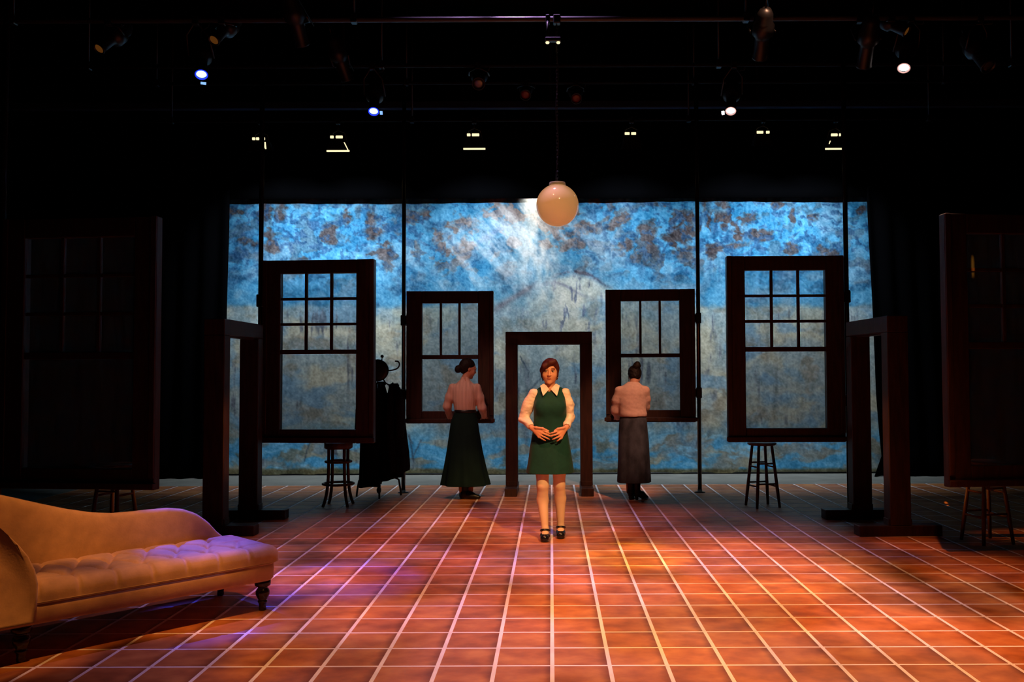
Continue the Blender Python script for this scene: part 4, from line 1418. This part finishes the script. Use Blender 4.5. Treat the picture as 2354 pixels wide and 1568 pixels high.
t = SDF((-.2, -.26, .03), (.2, .26, .9), .0055)
for (hip, kn, cf, an, toe) in (((-.082, 0, .88), (-.072, -.045, .50), (-.074, .0, .36), (-.050, -.06, .095), (-.055, -.19, .032)),
                               ((.084, .0, .88), (.084, .03, .50), (.094, .09, .36), (.097, .10, .095), (.098, -.03, .032))):
    t.chain([hip, kn], [.086, .0545], .02)
    t.chain([kn, cf, an], [.0535, .0535, .031], .02)
    t.chain([an, (an[0], an[1] + .025, .075), (an[0], an[1] - .05, .05), toe], [.031, .032, .034, .026], .02)
t.mesh('tights', M['tights'], w1)
for ax_, ay_ in ((-.051, -.06), (.0975, .10)):
    s_ = SDF((ax_ - .07, ay_ - .2, -.0045), (ax_ + .07, ay_ + .09, .16), .004)
    s_.chain([(ax_, ay_ + .035, .05), (ax_ - .002, ay_ - .05, .038), (ax_ - .003, ay_ - .125, .030)], [.038, .042, .040], .02)
    s_.ell((ax_ - .002, ay_ - .048, .092), (.033, .078, .046), .008, None, 'cut')
    s_.cone((ax_, ay_ + .04, .02), (ax_, ay_ + .045, .0), .026, .024, .01)
    s_.ell((ax_ - .002, ay_ - .10, .006), (.042, .065, .010), .008)
    s_.ell((ax_, ay_ - .02, .004), (.03, .028, .016), .004, None, 'cut')
    s_.cut_below(.002)
    sh = s_.mesh('shoe', M['shoe'], w1)
    MB().tube([(ax_ + .038 * math.cos(q), ay_ - .005 - .042 * math.sin(q), .083 + .014 * math.sin(q)) for q in np.linspace(0, 2 * PI, 25)[:-1]], .0105, 8, closed=True).build('strap', M['shoe'], sh)
    MB().ball((ax_ + .03, ay_ - .03, .09), .006, 8, 6).build('buckle', M['label_grey'], sh)

DR = [(1.405, 0, .02, .092, .055), (1.385, 0, .02, .140, .074), (1.35, 0, .012, .152, .092), (1.30, 0, .004, .155, .108), (1.24, 0, -.004, .157, .118), (1.16, 0, 0, .155, .110), (1.08, 0, 0, .154, .106),
      (1.0, 0, -.002, .163, .112), (.93, 0, 0, .176, .122), (.80, -.003, 0, .196, .140), (.70, -.005, 0, .212, .153), (.610, -.008, 0, .226, .165)]
dfold = lambda th, z: np.clip((1.0 - z) / .4, 0, 1) * (.030 * np.sin(5 * th + 1.2) + .015 * np.sin(9 * th))
d = SDF((-.27, -.23, .58), (.27, .23, 1.45), .005)
d.prof(DR, 0, 'add', dfold)
for sx in (-1, 1): d.ell((sx * .066, -.076, 1.235), (.066, .046, .066), .06)
for sx in (-1, 1): d.cone((sx * .085, .02, 1.385), (sx * .13, .02, 1.365), .03, .03, .03)
d.rumple(.003, 9, 5, 3)
d.prof([(z, x, y, a - .012, b_ - .012) for z, x, y, a, b_ in DR if z < .95] + [(.6, -.008, 0, .216, .155)], 0, 'cut', dfold, 0, (.55, .90))
d.cone((0, .01, 1.46), (0, .0, 1.40), .062, .058, .01, 'cut')
d.cut_below(.612)
d.mesh('dress', M['green'], w1)

for (S_, E_, W_, o_, sd) in (((-.152, .01, 1.355), LE, LWr, -1, 5), ((.140, .01, 1.352), RE, RWr, 1, 9)):
    sl_ = SDF((-.34, -.2, 1.0), (.27, .14, 1.45), .005)
    S_, E_, W_ = map(np.array, (S_, E_, W_))
    mid = S_ + (E_ - S_) * .45 + np.array((o_ * .006, 0, 0))
    sl_.chain([S_, mid, E_], [.053, .058, .047], .03)
    c1 = E_ + (W_ - E_) * .78
    sl_.chain([E_, c1], [.047, .036], .02)
    sl_.rumple(.011, 12, 22, sd)
    sl_.cone(E_ + (W_ - E_) * .60, E_ + (W_ - E_) * .84, .0355, .0335, .006)
    sl_.cone(E_ + (W_ - E_) * .84, W_ + (W_ - E_) * .2, .027, .026, 0, 'cut')
    sl_.mesh('sleeve', M['cream'], w1)
cb = MB()
ringc = []
for q in np.linspace(-.5, PI + .5, 22):
    ringc.append((.060 * math.cos(q), .014 + .052 * math.sin(q), 1.428 + .016 * math.sin(q)))
cb.tube([(x, y, z) for x, y, z in ringc], [.014] * 22, 8, flat=.5)
for sx in (-1, 1):
    ys = lambda x, z: -(.062 + 1.05 * max(0, 1.425 - z)) - .008
    P = [(.008, 1.398), (.034, 1.432), (.058, 1.452), (.092, 1.432), (.080, 1.385), (.064, 1.338)]
    dep_ = [-.062, -.050, -.025, -.028, -.085, -.118]
    fr = [(sx * x, y, z) for (x, z), y in zip(P, dep_)]
    bk = [(x, y + .007, z) for x, y, z in fr]
    n6 = len(P)
    fs = [tuple(range(n6)), tuple(range(2 * n6 - 1, n6 - 1, -1))] + [(i, (i + 1) % n6, n6 + (i + 1) % n6, n6 + i) for i in range(n6)]
    cb.add(fr + bk, fs)
cb.build('collar', M['cream'], w1)
for sx in (-1, 1):
    c = H1.p(sx * .073, .0, -.034)
    MB().ball(c, .0065, 10, 8).ball(c - np.array((0, 0, .013)), .005, 10, 8).build('earring', M['pearl'], w1)
hr = SDF((-.15, -.17, 1.44), (.15, .16, 1.72), .004)
hp, hR = H1.p, H1.R
hr.ell(hp(0, .024, .046), (.086, .103, .092), 0, hR)
hr.ell(hp(0, .05, .0), (.074, .075, .078), .03, hR)
hr.ell(hp(.010, -.105, -.022), (.062, .085, .082), .012, hR, 'cut')
hr.cone(hp(.040, -.070, .106), hp(-.046, -.088, .060), .022, .026, .02)
hr.cone(hp(-.046, -.088, .060), hp(-.078, -.040, .012), .024, .016, .02)
hr.cone(hp(.0, -.085, .094), hp(-.066, -.068, .034), .020, .018, .02)
hr.cone(hp(.046, -.064, .098), hp(.074, -.038, .04), .022, .014, .02)
hr.cone(hp(.074, -.036, .045), hp(.074, -.014, -.035), .014, .007, .012)
hr.cone(hp(-.078, -.036, .03), hp(-.076, -.014, -.045), .015, .007, .012)
hr.cone(hp(-.060, .03, -.04), hp(-.064, .0, -.078), .02, .006, .02)
hr.cone(hp(.060, .03, -.04), hp(.066, .0, -.070), .02, .006, .02)
hr.rumple(.004, 70, 14, 21)
hr.mesh('hair', M['auburn'], w1)

# ---- woman in the dark skirt, her back to us, at the window beside the coat stand
y2 = 11.08
w2 = thing('person', 'woman in striped blouse and long dark skirt with low bun facing the window', 'person', ((1068.4 - PXC) * y2 / F_PX, y2, 0))
b = SDF((-.36, -.26, .0), (.36, .46, 1.78), .006)
H2 = Head((.040, .035, 1.600), rotm(math.radians(112), math.radians(14), 0), .98)
H2.sculpt(b)
b.chain([(.005, .0, 1.40), (.002, .005, 1.47), (.03, .03, 1.55)], [.054, .046, .045], .03)
b.prof([(1.45, 0, 0, .06, .05), (1.40, 0, 0, .14, .07), (1.3, 0, 0, .14, .1), (1.1, 0, 0, .11, .08), (.95, 0, 0, .15, .1), (.85, 0, 0, .15, .1)], .03)
A2 = (((-.152, 0, 1.375), (-.225, .045, 1.14), (-.212, .225, .995)), ((.150, 0, 1.375), (.212, .045, 1.12), (.228, .235, .995)))
for S_, E_, W_ in A2: b.chain([S_, E_, W_], [.042, .035, .023], .02)
for sx, W_ in ((-1, A2[0][2]), (1, A2[1][2])):
    x, y, z = W_
    hand(b, W_, [(x - .026, y + .085, z - .01), (x - .008, y + .09, z - .006), (x + .010, y + .09, z - .008), (x + .027, y + .084, z - .012)],
         [(x - .032, y + .150, z - .035), (x - .010, y + .165, z - .035), (x + .012, y + .162, z - .035), (x + .032, y + .146, z - .035)],
         [(x - sx * .028, y + .035, z - .012), (x - sx * .048, y + .065, z - .022), (x - sx * .058, y + .095, z - .034)], .0085, (0, 0, 1))
for x, yk in ((-.05, 0), (.06, .03)):
    b.chain([(x, 0, .85), (x, yk, .48), (x + .01, yk - .01, .1)], [.08, .05, .032], .02)
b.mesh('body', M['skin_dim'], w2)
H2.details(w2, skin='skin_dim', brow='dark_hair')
s_ = SDF((-.34, -.2, .9), (.34, .34, 1.56), .006)
s_.prof([(1.505, .004, .01, .052, .05), (1.47, .003, 0, .058, .052), (1.43, 0, 0, .10, .07), (1.39, 0, 0, .158, .09), (1.33, 0, 0, .163, .108), (1.22, 0, 0, .153, .112), (1.13, .0, 0, .136, .100), (1.085, .005, 0, .130, .092)], .02)
for S_, E_, W_ in A2:
    S_, E_, W_ = map(np.array, (S_, E_, W_))
    s_.chain([S_, S_ + (E_ - S_) * .5, E_, E_ + (W_ - E_) * .9], [.048, .052, .048, .040], .03)
    s_.cone(E_ + (W_ - E_) * .9, W_ + (W_ - E_) * .3, .03, .03, 0, 'cut')
s_.rumple(.006, 34, 4, 13)
s_.mesh('blouse', M['stripes'], w2)
sk = [(1.10, .005, 0, .130, .096), (1.06, .004, 0, .133, .100), (.95, -.006, -.005, .168, .125), (.8, -.004, -.01, .188, .15), (.6, .0, -.02, .216, .19), (.4, .006, -.03, .252, .225), (.17, .014, -.04, .300, .265)]
f2 = lambda th, z: np.clip((1.0 - z) / .8, 0, 1) * (.045 * np.sin(8 * th + .6) + .02 * np.sin(13 * th + 2))
s_ = SDF((-.38, -.4, .12), (.40, .34, 1.12), .0075)
s_.prof(sk, 0, 'add', f2)
s_.prof([(z, x, y, a - .02, q - .02) for z, x, y, a, q in sk if z < .9] + [(.1, .014, -.04, .29, .255)], 0, 'cut', f2, 0, (.08, .78))
s_.cut_below(.176)
s_.mesh('skirt', M['dark_skirt'], w2)
MB().rings([[(.005 + (.134 + o) * math.cos(q), (.101 + o) * math.sin(q), z) for q in np.linspace(0, 2 * PI, 41)[:-1]] for z, o in ((1.062, 0), (1.064, .004), (1.096, .002), (1.098, -.004))]).build('waistband', M['boot'], w2)
for fx, fy, dx in ((.0, -.02, .175), (-.02, .06, .16)):
    s_ = SDF((fx - .12, fy - .1, -.006), (fx + .25, fy + .1, .34), .006)
    s_.chain([(fx, fy, .30), (fx, fy, .09)], [.05, .040], .02)
    s_.chain([(fx - .015, fy, .05), (fx + .08, fy - .02, .045), (fx + dx, fy - .03, .024)], [.042, .040, .024], .03)
    s_.cone((fx - .025, fy, .03), (fx - .025, fy, 0), .03, .026, .01)
    s_.cut_below(.002)
    s_.mesh('boot', M['boot'], w2)
hr = SDF((-.15, -.12, 1.48), (.18, .18, 1.76), .0055)
hr.ell(H2.p(0, .026, .046), (.082, .100, .092), 0, H2.R)
hr.ell(H2.p(0, .06, .0), (.068, .06, .07), .03, H2.R)
hr.ell(H2.p(0, -.105, -.03), (.075, .088, .095), .012, H2.R, 'cut')
hr.ell((-.078, -.03, 1.602), (.046, .046, .050), .012)
hr.rumple(.004, 60, 30, 25)
hr.mesh('hair', M['dark_hair'], w2)

# ---- woman in the pink sweater, her back to us, at the other small window
y3 = 10.95
w3 = thing('person', 'woman in pink sweater and long charcoal skirt with high bun facing away', 'person', ((1453 - PXC) * y3 / F_PX, y3, 0))
b = SDF((-.34, -.26, .0), (.34, .5, 1.74), .006)
H3 = Head((.040, .10, 1.500), rotm(math.radians(172), math.radians(32), 0), .95)
H3.sculpt(b)
b.chain([(.018, .0, 1.36), (.024, .02, 1.43), (.036, .08, 1.465)], [.056, .048, .046], .03)
b.prof([(1.40, 0, 0, .07, .06), (1.36, 0, 0, .15, .08), (1.25, 0, 0, .15, .11), (1.05, 0, 0, .13, .1), (.95, 0, 0, .15, .1), (.85, 0, 0, .15, .1)], .03)
A3 = (((-.165, 0, 1.325), (-.205, .055, 1.085), (-.165, .265, .985)), ((.160, 0, 1.33), (.165, .10, 1.12), (.10, .30, 1.02)))
for S_, E_, W_ in A3: b.chain([S_, E_, W_], [.045, .037, .024], .02)
for sx, W_ in ((-1, A3[0][2]), (1, A3[1][2])):
    x, y, z = W_
    hand(b, W_, [(x - .026, y + .085, z - .01), (x - .008, y + .09, z - .006), (x + .010, y + .09, z - .008), (x + .027, y + .084, z - .012)],
         [(x - .032, y + .150, z - .035), (x - .010, y + .165, z - .035), (x + .012, y + .162, z - .035), (x + .032, y + .146, z - .035)],
         [(x - sx * .028, y + .035, z - .012), (x - sx * .048, y + .065, z - .022), (x - sx * .058, y + .095, z - .034)], .0085, (0, 0, 1))
for x, yk in ((-.05, 0), (.06, .03)):
    b.chain([(x, 0, .85), (x, yk, .48), (x, yk - .01, .1)], [.08, .05, .032], .02)
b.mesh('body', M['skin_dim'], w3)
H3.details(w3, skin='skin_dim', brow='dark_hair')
s_ = SDF((-.32, -.22, .93), (.32, .38, 1.5), .006)
s_.prof([(1.435, .018, .01, .07, .06), (1.40, .012, 0, .11, .085), (1.365, .005, 0, .158, .105), (1.30, 0, 0, .182, .125), (1.2, -.004, 0, .176, .13), (1.1, 0, -.005, .166, .128), (1.04, .006, -.01, .172, .138), (1.015, .008, -.01, .163, .13)], .02)
for S_, E_, W_ in A3:
    S_, E_, W_ = map(np.array, (S_, E_, W_))
    s_.chain([S_, S_ + (E_ - S_) * .5, E_, E_ + (W_ - E_) * .9], [.054, .058, .052, .038], .04)
    s_.cone(E_ + (W_ - E_) * .9, W_ + (W_ - E_) * .3, .03, .03, 0, 'cut')
s_.rumple(.008, 7, 11, 17)
s_.cone((.03, .06, 1.53), (.02, .02, 1.43), .056, .05, .01, 'cut')
s_.mesh('sweater', M['pink'], w3)
sk = [(1.05, .008, 0, .150, .115), (.98, .006, 0, .168, .13), (.85, .006, 0, .178, .14), (.7, .010, 0, .188, .15), (.45, .010, 0, .196, .165), (.2, .010, 0, .208, .18)]
f3 = lambda th, z: np.clip((.95 - z) / .7, 0, 1) * (.028 * np.sin(7 * th + 1.1) + .02 * np.sin(12 * th))
s_ = SDF((-.27, -.25, .18), (.29, .25, 1.07), .0065)
s_.prof(sk, 0, 'add', f3)
s_.prof([(z, x, y, a - .016, q - .016) for z, x, y, a, q in sk if z < .9] + [(.1, .01, 0, .195, .168)], 0, 'cut', f3, 0, (.1, .80))
s_.cut_below(.212)
s_.mesh('skirt', M['denim'], w3)
for fx, fy, dx, dy in ((-.03, -.02, .03, .13), (.045, -.03, .125, .06)):
    s_ = SDF((fx - .1, fy - .1, -.006), (fx + .22, fy + .22, .34), .006)
    s_.chain([(fx, fy, .30), (fx, fy, .11)], [.05, .040], .02)
    s_.chain([(fx, fy, .085), (fx + dx * .5, fy + dy * .5, .06), (fx + dx, fy + dy, .024)], [.040, .038, .022], .03)
    s_.cone((fx - .005, fy - .02, .07), (fx - .004, fy - .022, 0), .028, .017, .01)
    s_.ell((fx + dx * .8, fy + dy * .8, .010), (.045, .05, .012), .01)
    s_.cut_below(.002)
    s_.mesh('boot', M['boot'], w3)
hr = SDF((-.12, -.08, 1.42), (.18, .28, 1.75), .0055)
hr.ell(H3.p(0, .026, .046), (.084, .102, .092), 0, H3.R)
hr.ell(H3.p(0, .06, -.01), (.066, .06, .07), .03, H3.R)
hr.ell(H3.p(0, -.105, -.03), (.075, .088, .095), .012, H3.R, 'cut')
hr.ell((.062, .04, 1.635), (.050, .048, .044), .02)
hr.ell((.070, .04, 1.668), (.030, .030, .022), .015)
hr.cone((-.035, .05, 1.52), (-.045, .03, 1.44), .008, .004, .006)
hr.rumple(.007, 40, 34, 29)
hr.mesh('hair', M['dark_hair'], w3)
